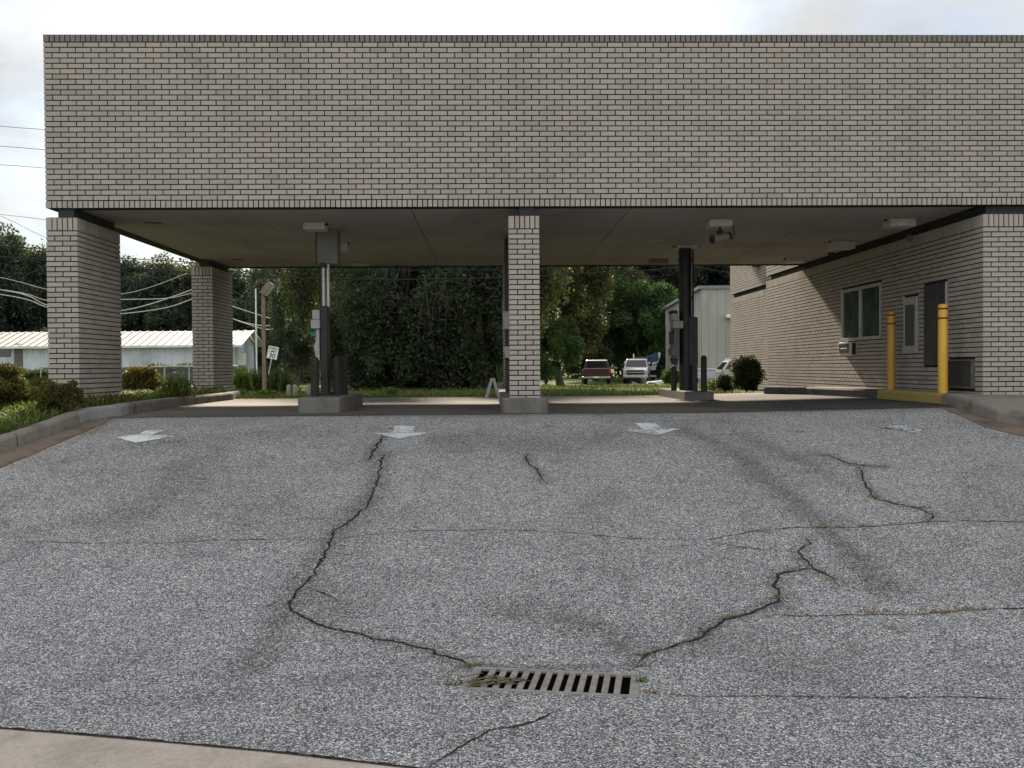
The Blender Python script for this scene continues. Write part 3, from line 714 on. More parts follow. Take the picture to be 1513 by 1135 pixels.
# ------------------------------------------------------------------ bollards
def bollard_mesh(rad,h,mat,name,top=.5):
    mb=MB(); prof=[(rad,0),(rad,h-rad*top)]+[(rad*math.cos(t),h-rad*top+rad*top*math.sin(t)) for t in lin(0,math.pi/2,6)][1:]
    prof[-1]=(.001,h); mb.lathe(prof,n=20); return mb
def black_bollard(pxl,pxr,pyt,pyb,label,zb):
    # depth from the foot standing on height zb
    d=ray((pxl+pxr)/2,pyb); t=(zb-EYE)/d.z; p=CAM+d*t
    rad=(pxr-pxl)/2*p.y/F; top=atY((pxl+pxr)/2,pyt,p.y).z
    o=bollard_mesh(rad,top-zb,M['blackwood'],'bollard',1.0).build('bollard',M['blackwood']); o.location=(p.x,p.y,zb)
    return tag(o,label,'bollard','black bollards on the islands')
black_bollard(459.5,471.5,527,586.0,'black round topped bollard in front of the grey boxed teller kiosk, left side',Z1)
black_bollard(493,503,526,584.5,'nearer of the two close black bollards behind the left kiosk column',Z1)
black_bollard(503.5,514,526.5,583.0,'rearmost of the two close black bollards on the left island',Z1)
black_bollard(991.5,1000,540,577.5,'black bollard under the grey box of the right teller column',1.165)
black_bollard(1035.5,1044.5,525,579,'free standing black bollard right of the thick black teller column',1.165)
def yellow(px,pyt,pyb,wpx,mat,label,X,zk):
    d=ray(px,pyb); p=CAM+d*(X/d.x); rad=wpx/2*p.y/F; h=atY(px,pyt,p.y).z-zk
    g=empty('yellow_bollard',(p.x,p.y,zk),label,'bollard','yellow pipe bollards by the side wall')
    bollard_mesh(rad,h,mat,'post',.35).build('post',mat,g)
    for q in (.945,.84):
        mb=MB(); mb.lathe([(rad+.0005,h*q-.012),(rad+.0025,h*q-.012),(rad+.0025,h*q+.012),(rad+.0005,h*q+.012)],n=24); mb.build('red_band',M['red'],g)
yellow(1393,449,584,14,M['yellow'],'bright yellow bollard with two red bands in front of the dark boarded opening',6.33,1.19)
yellow(1316.5,459.5,577,11.5,M['yellow2'],'duller orange yellow bollard standing beside the teller window',6.33,1.19)
# ------------------------------------------------------------------ ceiling fixtures
def fixture(name,pxl,pxr,pyt,pyb,label,cat,mat,depth,group=None,feet=True):
    # the back top edge touches the soffit
    d=ray((pxl+pxr)/2,pyt); Y=(ZS+.012-EYE)/(d.z/d.y)
    a=atY(pxl,pyt,Y); b=atY(pxr,pyb,Y)
    g=empty(name,((a.x+b.x)/2,Y+depth/2,ZS+.012),label,cat,group)
    w=b.x-a.x; h=ZS+.012-b.z
    mb=MB(); mb.bev((-w/2,-depth/2,-h),(w/2,depth/2,-.002),.008); mb.build('housing',mat,g)
    if feet:
        for s in (-1,1):
            mb=MB(); mb.box((s*(w/2+.001),-.03,-.03),(s*(w/2+.02),.03,-.002)); mb.build('bracket',M['black'],g)
    return g
gl='white light boxes under the canopy'
fixture('ceiling_light',447.5,479.5,328,338.5,'white light box on the soffit right above the left kiosk housing','light',M['whitebox'],.3,gl)
fixture('ceiling_light',499,513,358,369.5,'small pale light box behind the tall kiosk housing','light',M['whitebox'],.25,gl)
fixture('ceiling_light',1316,1354,322,334,'pale light box nearest the front end of the brick side wall','light',M['whitebox'],.3,gl)
fixture('ceiling_light',1231,1264,355,367,'pale light box beside the small dome camera','light',M['whitebox'],.3,gl)
fixture('ceiling_light',1164,1190,380,387,'pale light box at the rear end of the side wall','light',M['whitebox'],.3,gl)
fixture('ceiling_light',962,988,382.5,389,'shallow pale light panel at the rear edge of the soffit beside the black column','light',M['housing'],.3,gl,False)
fixture('ceiling_light',519,543,388.7,391.2,'very shallow light panel at the rear soffit edge right of the left kiosk','light',M['whitebox'],.3,gl,False)
def ceil_plate(px0,px1,py,label,cat,name,mat,th=.006,dp=.1):
    d=ray((px0+px1)/2,py); Y=(ZS+.012-EYE)/(d.z/d.y); a=atY(px0,py,Y); b=atY(px1,py,Y)
    mb=MB(); w=b.x-a.x; mb.bev((-w/2,-dp/2,-th),(w/2,dp/2,-.001),.002); o=mb.build(name,mat); o.location=((a.x+b.x)/2,Y,ZS+.012)
    return tag(o,label,cat)
ceil_plate(213,238,329.5,'dark slot vent in the soffit near the left front pillar','vent','soffit_vent',M['black'],.006,.16)
ceil_plate(341,360,383.5,'dark slot vent in the soffit near the left rear pillar','vent','soffit_vent',M['black'],.006,.16)
ceil_plate(408,415,336,'tiny pale plate on the soffit left of the kiosk light','cover plate','cover_plate',M['white'],.004,.05)
ceil_plate(705,712,347,'tiny pale plate on the soffit left of the centre pillar','cover plate','cover_plate',M['white'],.004,.05)
ceil_plate(962,978,355,'pale strip on the soffit in front of the black column','cover plate','cover_plate',M['white'],.004,.04)
# box camera
d=ray(1062,325); Yc=(ZS+.012-EYE)/(d.z/d.y); a=atY(1046,325,Yc); b=atY(1080,336,Yc); s_=Yc/F
g=empty('security_camera',((a.x+b.x)/2,Yc,ZS+.012),'black security camera on a white junction box under the soffit','camera')
w=b.x-a.x; h=ZS+.012-b.z
mb=MB(); mb.bev((-w/2,-.12,-h),(w/2,.14,-.002),.012); mb.build('junction_box',M['whitebox'],g)
mb=MB(); mb.tube([(0,-.02,-h),(0,-.02,-h-.05)],.018); mb.lathe([(.001,-h-.04),(.05,-h-.06),(.055,-h-.085),(.02,-h-.1),(.001,-h-.1)],(0,-.02,0)); mb.build('mount',M['black'],g)
zc=-(a.z-atY(1062,352,Yc).z)-.0
mb=MB(); p0=Vector((-.13,-.10,zc-.03)); p1=Vector((.12,.03,zc+.03)); mb.tube([p0,p0.lerp(p1,.06),p1],[.058,.062,.062],14); body=mb.build('camera_body',M['housing'],g)
mb=MB(); mb.tube([p0-(p1-p0)*.04,p0],[.06,.066],14); mb.build('lens_hood',M['black'],body)
mb=MB(); mb.tube([p1,p1+(p1-p0)*.16],[.066,.06],14); mb.build('rear_cap',M['black'],body)
mb=MB(); mb.tube([p1+Vector((.04,.02,-.01)),Vector((.21,.04,zc-.0)),Vector((.235,.05,zc+.06)),Vector((.225,.05,zc+.13)),Vector((.205,.06,-.03)),Vector((.20,.06,0))],.008,6); mb.build('cable',M['black'],g)
d=ray(1228,368.5); Yc=(ZS+.012-EYE)/(d.z/d.y); p=atY(1228,368.5,Yc)
g=empty('dome_camera',(p.x,Yc,ZS+.012),'small dark dome camera under the soffit near the side wall','camera')
mb=MB(); mb.lathe([(.07,-.001),(.075,-.05),(.06,-.06)],n=16); mb.build('base',M['whitebox'],g)
mb=MB(); mb.lathe([(.06,-.058),(.058,-.09),(.04,-.115),(.001,-.125)],n=16); mb.build('dome',M['black'],g)
# flood light on the rear wall
p=atX(1122,391,X2)
g=empty('flood_light',(X2,p.y,p.z),'small dark flood light high on the sunlit rear wall','light')
mb=MB(); mb.bev((-.16,-.16,-.06),(-.03,.16,.08),.02); mb.build('lamp_head',M['black'],g); mb=MB(); mb.bev((-.04,-.05,-.02),(.01,.05,.05),.01); mb.build('bracket',M['black'],g)
p=wp(1347,352); mb=MB(); mb.tube([(-.07,0,0),(.01,0,0)],.05,14); o=mb.build('wall_lamp',M['housing']); o.location=p; tag(o,'small round dark fitting high on the shaded side wall','light')
# ------------------------------------------------------------------ teller kiosks
def pxbox(mb,Y,x0,y0,x1,y1,dp,w=.01,m=0,base=None):
    a=atY(x0,y0,Y); b=atY(x1,y1,Y); mb.bev((a.x,Y,b.z),(b.x,Y+dp,a.z),w,m)
yk=14.05
p=atY(478,585,yk)
k1=empty('teller_kiosk',(p.x,yk,Z1),'teller tube kiosk with grey boxes on a black column, under a square taupe ceiling housing','bank kiosk','drive through teller kiosks')
mb=MB(); a=atY(467.5,343,14.75); b=atY(498.5,389.5,14.75); mb.bev((a.x,14.75,b.z),(b.x,15.1,ZS+.011),.006); mb.build('ceiling_housing',M['housing'],k1,True)
mb=MB(); a=atY(472,389.5,14.6); c=atY(480,393.5,14.6); mb.bev((a.x,14.62,c.z),(c.x,14.98,b.z-.001),.004); mb.build('housing_collar',M['black'],k1,True)
mb=MB()
for x0,x1 in ((469.5,474.5),(476,481.5)):
    a=atY((x0+x1)/2,395,14.45); b=atY((x0+x1)/2,456,14.3); rr=(x1-x0)/2*14.4/F; mb.tube([(a.x,14.8,b.z),(a.x,14.8,atY(475,390,14.8).z)],rr,12)
mb.build('carrier_tube',M['alu'],k1,True)
mb=MB(); pts=[atY(x,y,14.35) for x,y in ((467.5,340),(467,352),(467.5,385),(469,400),(473,412),(474,430),(474,455))]; mb.tube(pts,.011,6); mb.build('cable',M['black'],k1,True)
mb=MB(); a=atY(472.5,452,yk); b=atY(484.5,586,yk); mb.bev((a.x,yk,Z1-.002),(b.x,yk+.26,a.z),.012); mb.build('column',M['black'],k1,True)
mb=MB(); a=atY(462,530,yk-.05); b=atY(487,586,yk); mb.bev((atY(470,500,yk).x,yk-.03,Z1),(b.x+.02,yk+.5,Z1+.04),.01); mb.build('base_plate',M['black'],k1,True)
mb=MB(); pxbox(mb,yk-.02,461,458,472.3,472,.4); pxbox(mb,yk-.06,458.8,472.3,472.4,485.5,.4); mb.build('terminal_box',M['greybox'],k1,True)
mb=MB(); a=atY(464,486,yk); b=atY(474,533,yk); zm=atY(464,512,yk).z; zl=atY(464,527,yk).z
mb.prism([(a.x+.03,a.z),(b.x-.02,a.z),(b.x-.02,b.z),(a.x+.02,zl),(a.x-.01,zm),(a.x+.02,atY(464,505,yk).z)],1,yk+.01,yk+.38); mb.build('counter_panel',M['greybox'],k1,True)
# right black column
yk=r0.y+.75; p=atY(1012,580,yk); zb=1.165
k3=empty('teller_column',(p.x,yk,zb),'thick black teller column with grey side boxes and a white ceiling cap','bank kiosk','drive through teller kiosks')
mb=MB(); a=atY(1012,366,yk); rr=9.2*yk/F; mb.tube([(a.x,yk,zb),(a.x,yk,a.z)],rr,20)
for py in (384,440): z_=atY(1012,py,yk).z; mb.tube([(a.x,yk,z_-.02),(a.x,yk,z_+.02)],rr*1.12,20)
mb.build('column',M['black'],k3,True)
mb=MB(); q=atY(998.5,358,yk); b=atY(1027.5,367.5,yk); mb.bev((q.x,yk-.2,b.z),(b.x,yk+.2,ZS+.0115),.012); cap=mb.build('ceiling_cap',M['whitebox'],k3,True)
mb=MB(); 
for x0,x1 in ((994,998),(1028,1032.5)): pxbox(mb,yk-.05,x0,361,x1,365,.08,.004)
mb.build('cap_bracket',M['black'],cap,loc=k3.location)
mb=MB(); q=atY(1024.2,470,yk+.1); t_=atY(1024.2,362,yk+.1); mb.tube([(q.x,yk+.1,q.z-.3),(q.x,yk+.1,t_.z)],.016,8); q2=atY(1022,440,yk+.05); mb.tube([(q2.x,yk+.05,zb),(q2.x,yk+.05,t_.z)],.010,6,1); mb.build('conduit',[M['black'],M['alu']],k3,True)
mb=MB(); pxbox(mb,yk-.1,1016,468.5,1031.5,540,.4); pxbox(mb,yk-.02,1022,540.3,1031,577,.3); mb.build('equipment_cabinet',M['black'],k3,True)
mb=MB(); pxbox(mb,yk-.25,993,463,1004,474,.3); pxbox(mb,yk-.32,995,474.3,1010,485.2,.35); mb.build('terminal_box',M['greybox'],k3,True)
mb=MB(); pxbox(mb,yk-.2,991.5,458.5,1002,463,.3,.02); pxbox(mb,yk-.2,991.5,489,995,508,.2,.005); mb.build('screen_hood',M['black'],k3,True)
mb=MB(); yy=yk-.22; P2=lambda x,y:(atY(x,y,yy).x,atY(x,y,yy).z); mb.prism([P2(996.5,485.5),P2(1004,485.5),P2(1004,528),P2(994,526),P2(992,515),P2(995,507)],1,yy,yy+.35); mb.build('counter_panel',M['louver'],k3,True)
mb=MB(); mb.prism([P2(994,528),P2(1003,529),P2(1001,540),P2(997,538)],1,yy,yy+.3); mb.build('bracket',M['black'],k3,True)
# kiosk behind the centre pillar
yk=15.4; zb=1.195; p=atY(746,582,yk)
k2=empty('teller_kiosk',(p.x+.1,yk,zb),'teller kiosk mostly hidden behind the centre brick pillar','bank kiosk','drive through teller kiosks')
mb=MB(); a=atY(747,528,yk); mb.bev((a.x,yk,zb),(a.x+.22,yk+.5,atY(747,352,yk).z),.01); mb.build('column',M['black'],k2,True)
mb=MB(); pxbox(mb,yk-.1,743,460,756,486.5,.4); mb.build('terminal_box',M['greybox'],k2,True)
mb=MB(); yy=yk-.1; mb.prism([P2(744,513) if False else (atY(743.5,512,yy).x,atY(743.5,512,yy).z),(atY(756,512,yy).x,atY(756,512,yy).z),(atY(756,530,yy).x,atY(756,530,yy).z),(atY(746.5,528,yy).x,atY(746.5,528,yy).z)],1,yy,yy+.4); mb.build('counter_panel',M['greybox'],k2,True)
# ------------------------------------------------------------------ foliage
rs=np.random.RandomState(11)
def leaf_mesh(name,centers,radii,n,size,mat,shell=.55,squash=1.0,dir_up=0,rb=None):
    """n leaf rhombi scattered through lobes; centers (k,3), radii (k,)"""
    cs=np.array(centers,float); rd=np.array(radii,float)
    if rd.ndim==1: rd=np.repeat(rd[:,None],3,1)
    wts=(rd.prod(1))**(2/3.); wts/=wts.sum()
    k=rs.choice(len(cs),n,p=wts)
    d=rs.normal(size=(n,3)); d/=np.linalg.norm(d,axis=1)[:,None]
    rr=(shell+(1-shell)*rs.rand(n))**.8*(1+.10*rs.normal(size=n))
    p=cs[k]+d*rr[:,None]*rd[k]
    a=rs.normal(size=(n,3))*1.0+d*.0; a/=np.linalg.norm(a,axis=1)[:,None]
    b=np.cross(a,rs.normal(size=(n,3))); b/=np.linalg.norm(b,axis=1)[:,None]
    s=size*(.55+.9*rs.rand(n))[:,None]
    if squash!=1: s=s*np.array([[1,1,squash]])
    v=np.stack([p-a*s,p+b*s*.5,p+a*s,p-b*s*.5],1).reshape(-1,3)
    me=bpy.data.meshes.new(name); me.vertices.add(4*n); me.vertices.foreach_set('co',v.ravel())
    me.loops.add(4*n); me.loops.foreach_set('vertex_index',np.arange(4*n,dtype=np.int32))
    me.polygons.add(n); me.polygons.foreach_set('loop_start',np.arange(0,4*n,4,dtype=np.int32))
    me.update(calc_edges=True); me.materials.append(mat)
    at=me.attributes.new('rnd','FLOAT','FACE'); lob=rs.rand(len(cs)); at.data.foreach_set('value',np.clip(.55*rs.rand(n)+.45*lob[k],0,1))
    return me
def lobes(k,rx,ry,rz,rl,zc,flat=False):
    pw_=5 if flat else 2
    out=[];rad=[]
    for i in range(k):
        while True:
            q=rs.uniform(-1,1,3)
            if .15<(np.abs(q)**pw_).sum()**(1/pw_)<1: break
        out.append((q[0]*rx,q[1]*ry,zc+q[2]*rz)); r=rl*(.6+.8*rs.rand()); rad.append((r,r,r*.8))
    return out,rad
CROWN={}
def crown(kind,seed):
    key=(kind,seed)
    if key in CROWN: return CROWN[key]
    global rs; rs=np.random.RandomState(100+seed*7+len(kind))
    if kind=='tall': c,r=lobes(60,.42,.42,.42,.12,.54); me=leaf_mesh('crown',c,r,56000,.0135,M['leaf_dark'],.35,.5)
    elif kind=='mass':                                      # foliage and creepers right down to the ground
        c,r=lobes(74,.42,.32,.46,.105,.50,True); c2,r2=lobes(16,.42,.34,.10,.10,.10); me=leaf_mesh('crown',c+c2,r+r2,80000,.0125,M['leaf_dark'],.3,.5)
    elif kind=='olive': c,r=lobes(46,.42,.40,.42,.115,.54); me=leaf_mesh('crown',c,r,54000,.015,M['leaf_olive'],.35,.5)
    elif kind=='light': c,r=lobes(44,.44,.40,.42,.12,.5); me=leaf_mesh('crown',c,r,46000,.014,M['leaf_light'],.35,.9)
    elif kind=='far': c,r=lobes(56,.44,.38,.42,.13,.52); me=leaf_mesh('crown',c,r,40000,.016,M['leaf_far'],.3,.75)
    CROWN[key]=me; return me
TRUNK={}
def trunk_mesh(seed,mat):
    key=(seed,mat.name)
    if key in TRUNK: return TRUNK[key]
    rr=random.Random(seed); mb=MB()
    bend=[(rr.uniform(-.03,.03),rr.uniform(-.03,.03)) for _ in range(6)]
    pts=[(bend[i][0]*(i>0),bend[i][1]*(i>0),h) for i,h in enumerate((0,.12,.28,.45,.62,.8))]
    mb.tube(pts,[.026,.02,.017,.014,.009,.004],8)
    for i in range(11):
        h=rr.uniform(.25,.7); q=rr.uniform(0,6.28); l=rr.uniform(.15,.36); b=Vector((bend[3][0]*.7,bend[3][1]*.7,h))
        e=b+Vector((math.cos(q)*l,math.sin(q)*l,rr.uniform(.03,.25))); mid=b.lerp(e,.5)+Vector((rr.uniform(-.03,.03),rr.uniform(-.03,.03),rr.uniform(0,.05)))
        mb.tube([b,mid,e],[.008,.005,.002],5)
    me=mb.build('trunk',mat).data; o=[x for x in C.objects if x.data==me][0]; bpy.data.objects.remove(o)
    TRUNK[key]=me; return me
tcount=[0]
def tree(px,Y,h,w,kind,label,group,seed=None,name='tree',z=None):
    tcount[0]+=1; s=(tcount[0]%3) if seed is None else seed
    x=atY(px,500,Y).x; zz=zg(x,Y) if z is None else z
    g=empty(name,(x,Y,zz-.05),label,'tree',group,rz=random.random()*6.28)
    g.scale=(1,1,1)
    cme=crown(kind,s); t=bpy.data.objects.new('crown',cme); C.objects.link(t); t.parent=g; t.scale=(w,w,h)
    tm=trunk_mesh(s,M['bark']); o=bpy.data.objects.new('trunk',tm); C.objects.link(o); o.parent=g; o.scale=(h*.8,h*.8,h)
    return g
gt='trees along the far side of the lot'
# middle creeper mass
tree(492,42,14.0,4.6,'tall','dark tree whose low leafy boughs hang left of the black kiosk column',gt)
tree(436,66,8.6,4.2,'tall','slender tree with a bare lower trunk behind the speed limit sign weeds',gt)
tree(545,38,12.4,6.2,'mass','creeper hung dark tree directly right of the left kiosk',gt)
tree(594,36,11.4,6.0,'mass','creeper hung dark tree with bare grey strands, between kiosk and centre pillar',gt)
tree(650,37,11.9,6.4,'mass','creeper hung dark tree standing in the middle of the left opening',gt)
tree(702,36.5,11.5,6.0,'mass','creeper hung dark tree just left of the white folding stand',gt)
tree(752,38.5,12.4,5.4,'tall','dark tree hidden behind the centre brick pillar',gt)
tree(828,57,12.8,6.4,'olive','olive tinged tree with dry twigs just right of the centre pillar',gt)
tree(806,55,4.6,4.4,'light','low green bushy tree at the foot of the centre pillar opening',gt)
tree(862,76,7.6,6.0,'olive','low olive bush tree overhanging the red pickup',gt)
tree(945,84,10.2,9,'light','light green bushy tree behind the white truck',gt)
tree(900,86,12.5,9,'tall','dark tree in the gap between the red pickup and the white truck',gt)
tree(985,92,9.2,8,'tall','dark tree beside the pale metal shed',gt)
tree(880,96,17,12,'far','tall tree behind the red pickup, close under the soffit',gt)
tree(930,100,17,13,'far','tall hazy tree above the white truck',gt)
tree(1005,102,17,14,'far','tall hazy tree behind the black teller column',gt)
tree(1065,100,17,13,'far','tall hazy tree above the roof of the metal shed',gt)
tree(1120,98,16,12,'far','tall tree hidden behind the sunlit rear wall',gt)
gl2='distant trees beyond the white metal building'
for px,Y,h,w,lab in ((-150,108,17,13,'distant tree standing outside the left picture edge'),(-70,104,18.2,13,'distant tree at the far left behind the shrubs'),(-8,106,17.6,11,'distant ragged tree at the left edge above the white building'),(38,110,17.2,11,'distant tree with a gappy top just left of the front pillar'),(75,112,17.2,10.5,'distant tree partly covered by the front left pillar'),(125,112,15,11,'distant tree hidden by the front left pillar'),(170,108,13.4,11,'distant tree beside the right edge of the front left pillar'),(218,104,14.6,11,'distant tree with the highest top between the two left pillars'),(262,104,13.6,10,'distant tree close left of the rear left pillar'),(305,106,13.5,10,'distant tree behind the rear left pillar'),(352,100,13.5,10,'distant tree just right of the rear left pillar'),(398,96,13,9,'distant tree behind the shoebox lamp post'),(432,88,12.5,8.5,'distant tree behind the pole with the transformer')):
    tree(px,Y,h,w,'far',lab,gl2)
# far woods that read as one mass
rs=np.random.RandomState(5)
c=[];r=[]
for i in range(420):
    x=rs.uniform(-75,62); y=rs.uniform(118,134); h=rs.uniform(1,15); c.append((x,y,h)); q=rs.uniform(1.3,2.4); r.append((q*1.2,q,q))
for i in range(200):
    x=rs.uniform(-75,60); y=rs.uniform(112,118); h=rs.uniform(.2,3.5); c.append((x,y,h)); q=rs.uniform(1.0,1.7); r.append((q*1.3,q,q))
for i in range(60):
    x=rs.uniform(-75,0); y=rs.uniform(90,98); h=rs.uniform(.6,4.5); c.append((x,y,h)); q=rs.uniform(1.0,1.6); r.append((q*1.2,q,q))
o=bpy.data.objects.new('woods',leaf_mesh('woods',c,r,210000,.26,M['leaf_far'],.3)); C.objects.link(o)
tag(o,'dark wood closing the view behind every nearer tree','woods',None,'stuff')
# hanging dead creepers, pale strands on the middle trees
def creeper(px,py0,py1,Y,label,n=7):
    mb=MB(); b=atY(px,py0,Y)
    for i in range(n*2):
        x=px+random.gauss(0,17); y0=py0+random.uniform(-8,30); y1=py1-random.uniform(0,70); pts=[]
        for k in range(9):
            t=k/8; pts.append(atY(x+random.gauss(0,1.0)+7*math.sin(t*2.2+i),y0+(y1-y0)*t,Y+random.uniform(-.1,.1)))
        mb.tube(pts,[.010*(1-.6*k/8) for k in range(9)],5)
    for i in range(4):
        x=px+random.gauss(0,6); y0=py0+random.uniform(0,50); s=random.choice((-1,1)); pts=[atY(x+s*k*random.uniform(5,8),y0-k*random.uniform(-4,4)+k*k*.6,Y) for k in range(6)]
        mb.tube(pts,[.014*(1-.75*k/5) for k in range(6)],5)
    o=mb.build('hanging_vine',M['vine'],loc=b); return tag(o,label,'vine','bare hanging vines on the dark trees')
creeper(520,398,495,34.0,'tangle of bare grey vines nearest the left kiosk column',9)
creeper(572,400,470,33.0,'long bare grey vine curving down in the upper middle of the left opening',6)
creeper(648,410,530,33.0,'crooked pale dead stem hanging in the darkest part of the trees',5)
creeper(735,415,460,33.0,'bare grey twigs close left of the centre brick pillar',6)
creeper(815,420,475,55,'bare pale branches right of the centre brick pillar',8)
creeper(838,440,470,56,'arching dry twigs in the olive tree',6)
# shrubs
def shrub(name,c,rx,ry,rz,n,size,mat,label,cat='shrub',group=None,seed=1,k=30,flow=None):
    if name=='round_bush': k=70
    global rs; rs=np.random.RandomState(seed)
    cc=[];rr=[]
    for i in range(k):
        q=rs.normal(size=3); q/=np.linalg.norm(q); f=.35+.5*rs.rand()
        cc.append((q[0]*rx*f,q[1]*ry*f,rz+q[2]*rz*f)); w=.28+.16*rs.rand(); rr.append((rx*w,ry*w,rz*w))
    g=empty(name,c,label,cat,group)
    o=bpy.data.objects.new('foliage',leaf_mesh('foliage',cc,rr,int(n*1.7),size,mat,.3)); C.objects.link(o); o.parent=g
    mb=MB()
    for i in range(9):
        q=rs.rand()*6.28; l=.6*rs.rand()+.2; mb.tube([(0,0,0),(rx*l*.4*math.cos(q),ry*l*.4*math.sin(q),rz*.7),(rx*l*math.cos(q),ry*l*math.sin(q),rz*1.4)],[.012,.008,.004],5)
    mb.build('stem',M['bark'],g); return g
def bedp(px,Y):
    p=atY(px,560,Y); k=min(densify(kl,.1),key=lambda q:abs(q.y-Y)); return Vector((p.x,Y,zg(k.x,k.y)+.13))
gs='shrubs in the left planting bed'
def shrub_px(name,x0,x1,yt,Y,mat,label,n,size,seed,base=None,ry=None,cat='shrub'):
    c=bedp((x0+x1)/2,Y) if base is None else Vector((atY((x0+x1)/2,560,Y).x,Y,base))
    rx=(x1-x0)/2*Y/F; rz=(atY((x0+x1)/2,yt,Y).z-c.z)/2
    return shrub(name,c,rx,ry or rx*.85,rz,n,size,mat,label,cat,gs,seed)
shrub_px('shrub',-62,56,538,12.6,M['leaf_shrub'],'largest dark shrub with yellowing tips at the left picture edge',17000,.020,21)
shrub_px('shrub',42,92,557,12.0,M['leaf_shrub'],'small rounded dark shrub between the large shrub and the front pillar',7500,.017,22)
shrub_px('shrub',82,124,557,11.95,M['leaf_shrub'],'small dark shrub pressed against the face of the front left pillar',6000,.017,23)
shrub_px('shrub',176,243,541,16.4,M['leaf_gold'],'golden yellow shrub just right of the front left pillar',9000,.024,24)
shrub_px('shrub',-190,-70,545,13.2,M['leaf_shrub'],'dark shrub outside the left picture edge',9000,.022,25)
# grass cover of the beds and lawn
mb=MB(); pp=densify(kl,.1)
for _ in range(15000):
    k=random.choice(pp)
    if k.y>16.5 and random.random()<.3: continue
    x=k.x-.18-abs(random.gauss(0,1.1)); y=k.y+random.uniform(-.1,.1)
    if xpl-.02<x<xpl+PW+.02 and (D-.05<y<D+ypl+.05 or YR-.05<y<YR+1.5): continue
    q=random.random()*6.28; h=random.uniform(.03,.13)*(1.0 if y<12.4 else 1.5); p=Vector((x,y,zg(k.x,k.y)+.125)); b=Vector((math.cos(q),math.sin(q),0)); s=Vector((-b.y,b.x,0))*random.uniform(.006,.013)
    m_=p+b*h*.35+Vector((0,0,h*.7)); t=p+b*h*.9+Vector((0,0,h*.95)); mb.add([p-s*.5,p+s*.5,m_+s,m_-s,t],[(0,1,2,3),(3,2,4)])
tag(mb.build('bed_grass',M['grass']),'low green ground cover filling the left planting bed','ground cover',None,'stuff')
mb=MB()
for _ in range(26000):
    y=SLAB1+.05+random.random()**1.8*34; x=random.uniform(-.62,.42)*y
    if y<25 and x>5.2: continue
    blades(mb,(x,y,zg(x,y)-.02),1,(0,0),.07+.05*random.random()+.002*(y-19),.012+.0006*(y-19),.9)
tag(mb.build('grass',M['grass']),'mown green grass strip behind the driveway slab','grass',None,'stuff')
def weed_clump(name,x0,x1,yt,Y,n,label,mat=M['weed'],group='tall weeds behind the rear pillar',base=None,leafl=.13):
    c=atY((x0+x1)/2,560,Y); zb=zg(c.x,Y) if base is None else base; c=Vector((c.x,Y,zb))
    rx=(x1-x0)/2*Y/F; H=atY((x0+x1)/2,yt,Y).z-zb; mb=MB()
    for i in range(n):
        x=random.gauss(0,rx*.45); y=random.gauss(0,rx*.4); h=H*random.uniform(.55,1.0)*(1-.25*abs(x)/rx); lx=random.gauss(0,.07)*h
        mb.tube([(x,y,0),(x+lx*.4,y,h*.5),(x+lx,y,h)],[.010,.008,.004],4,0,False)
        k=int(h/.035)
        for j in range(k):
            t=(j+.5)/k; q=random.random()*6.28; p=Vector((x+lx*t,y,h*t)); l=leafl*(1.1-.7*t)*random.uniform(.6,1.3); b=Vector((math.cos(q),math.sin(q),.9)); s=Vector((-b.y,b.x,0))*l*.2
            mb.add([p,p+b*l*.5+s,p+b*l,p+b*l*.5-s],[(0,1,2,3)])
    o=mb.build(name,mat); o.location=c; return tag(o,label,'weeds',group)
weed_clump('weed_clump',338,372,540,27.5,120,'tall feathery weeds touching the right edge of the rear left pillar')
weed_clump('weed_clump',362,402,541,28.5,130,'tall feathery weeds around the foot of the shoebox lamp post')
weed_clump('weed_clump',395,434,541,28,130,'tall feathery weeds under the speed limit sign')
weed_clump('weed_clump',332,366,573,22.5,45,'low bright weeds at the end of the left kerb')
weed_clump('weed_clump',370,408,577,23.5,90,'low pale weeds right at the slab edge below the lamp post')
weed_clump('weed_clump',232,286,553,16.3,60,'bright green weeds beside the golden shrub',group='tall weeds behind the rear pillar',base=1.13)
weed_clump('weed_clump',1047,1066,556,24,30,'thin green weeds between the black bollard and the round bush')
weed_clump('weed_clump',560,592,571,23,24,'pale flowering weeds on the lawn right of the left island')
o=shrub('round_bush',Vector((atY(1103,560,21.4).x,21.4,.98)),.39,.40,.43,9000,.024,M['leaf_round'],'clipped round dark bush against the sunlit rear wall','shrub',None,31)
o=shrub('round_bush',Vector((atY(1072,560,22.6).x,22.6,.95)),.26,.26,.22,3500,.022,M['leaf_round'],'small low dark bush left of the clipped round bush','shrub',None,32)
weed_clump('weed_clump',982,1003,540,60,60,'leafy saplings against the left wall of the metal shed',M['leaf_light'],leafl=.35)
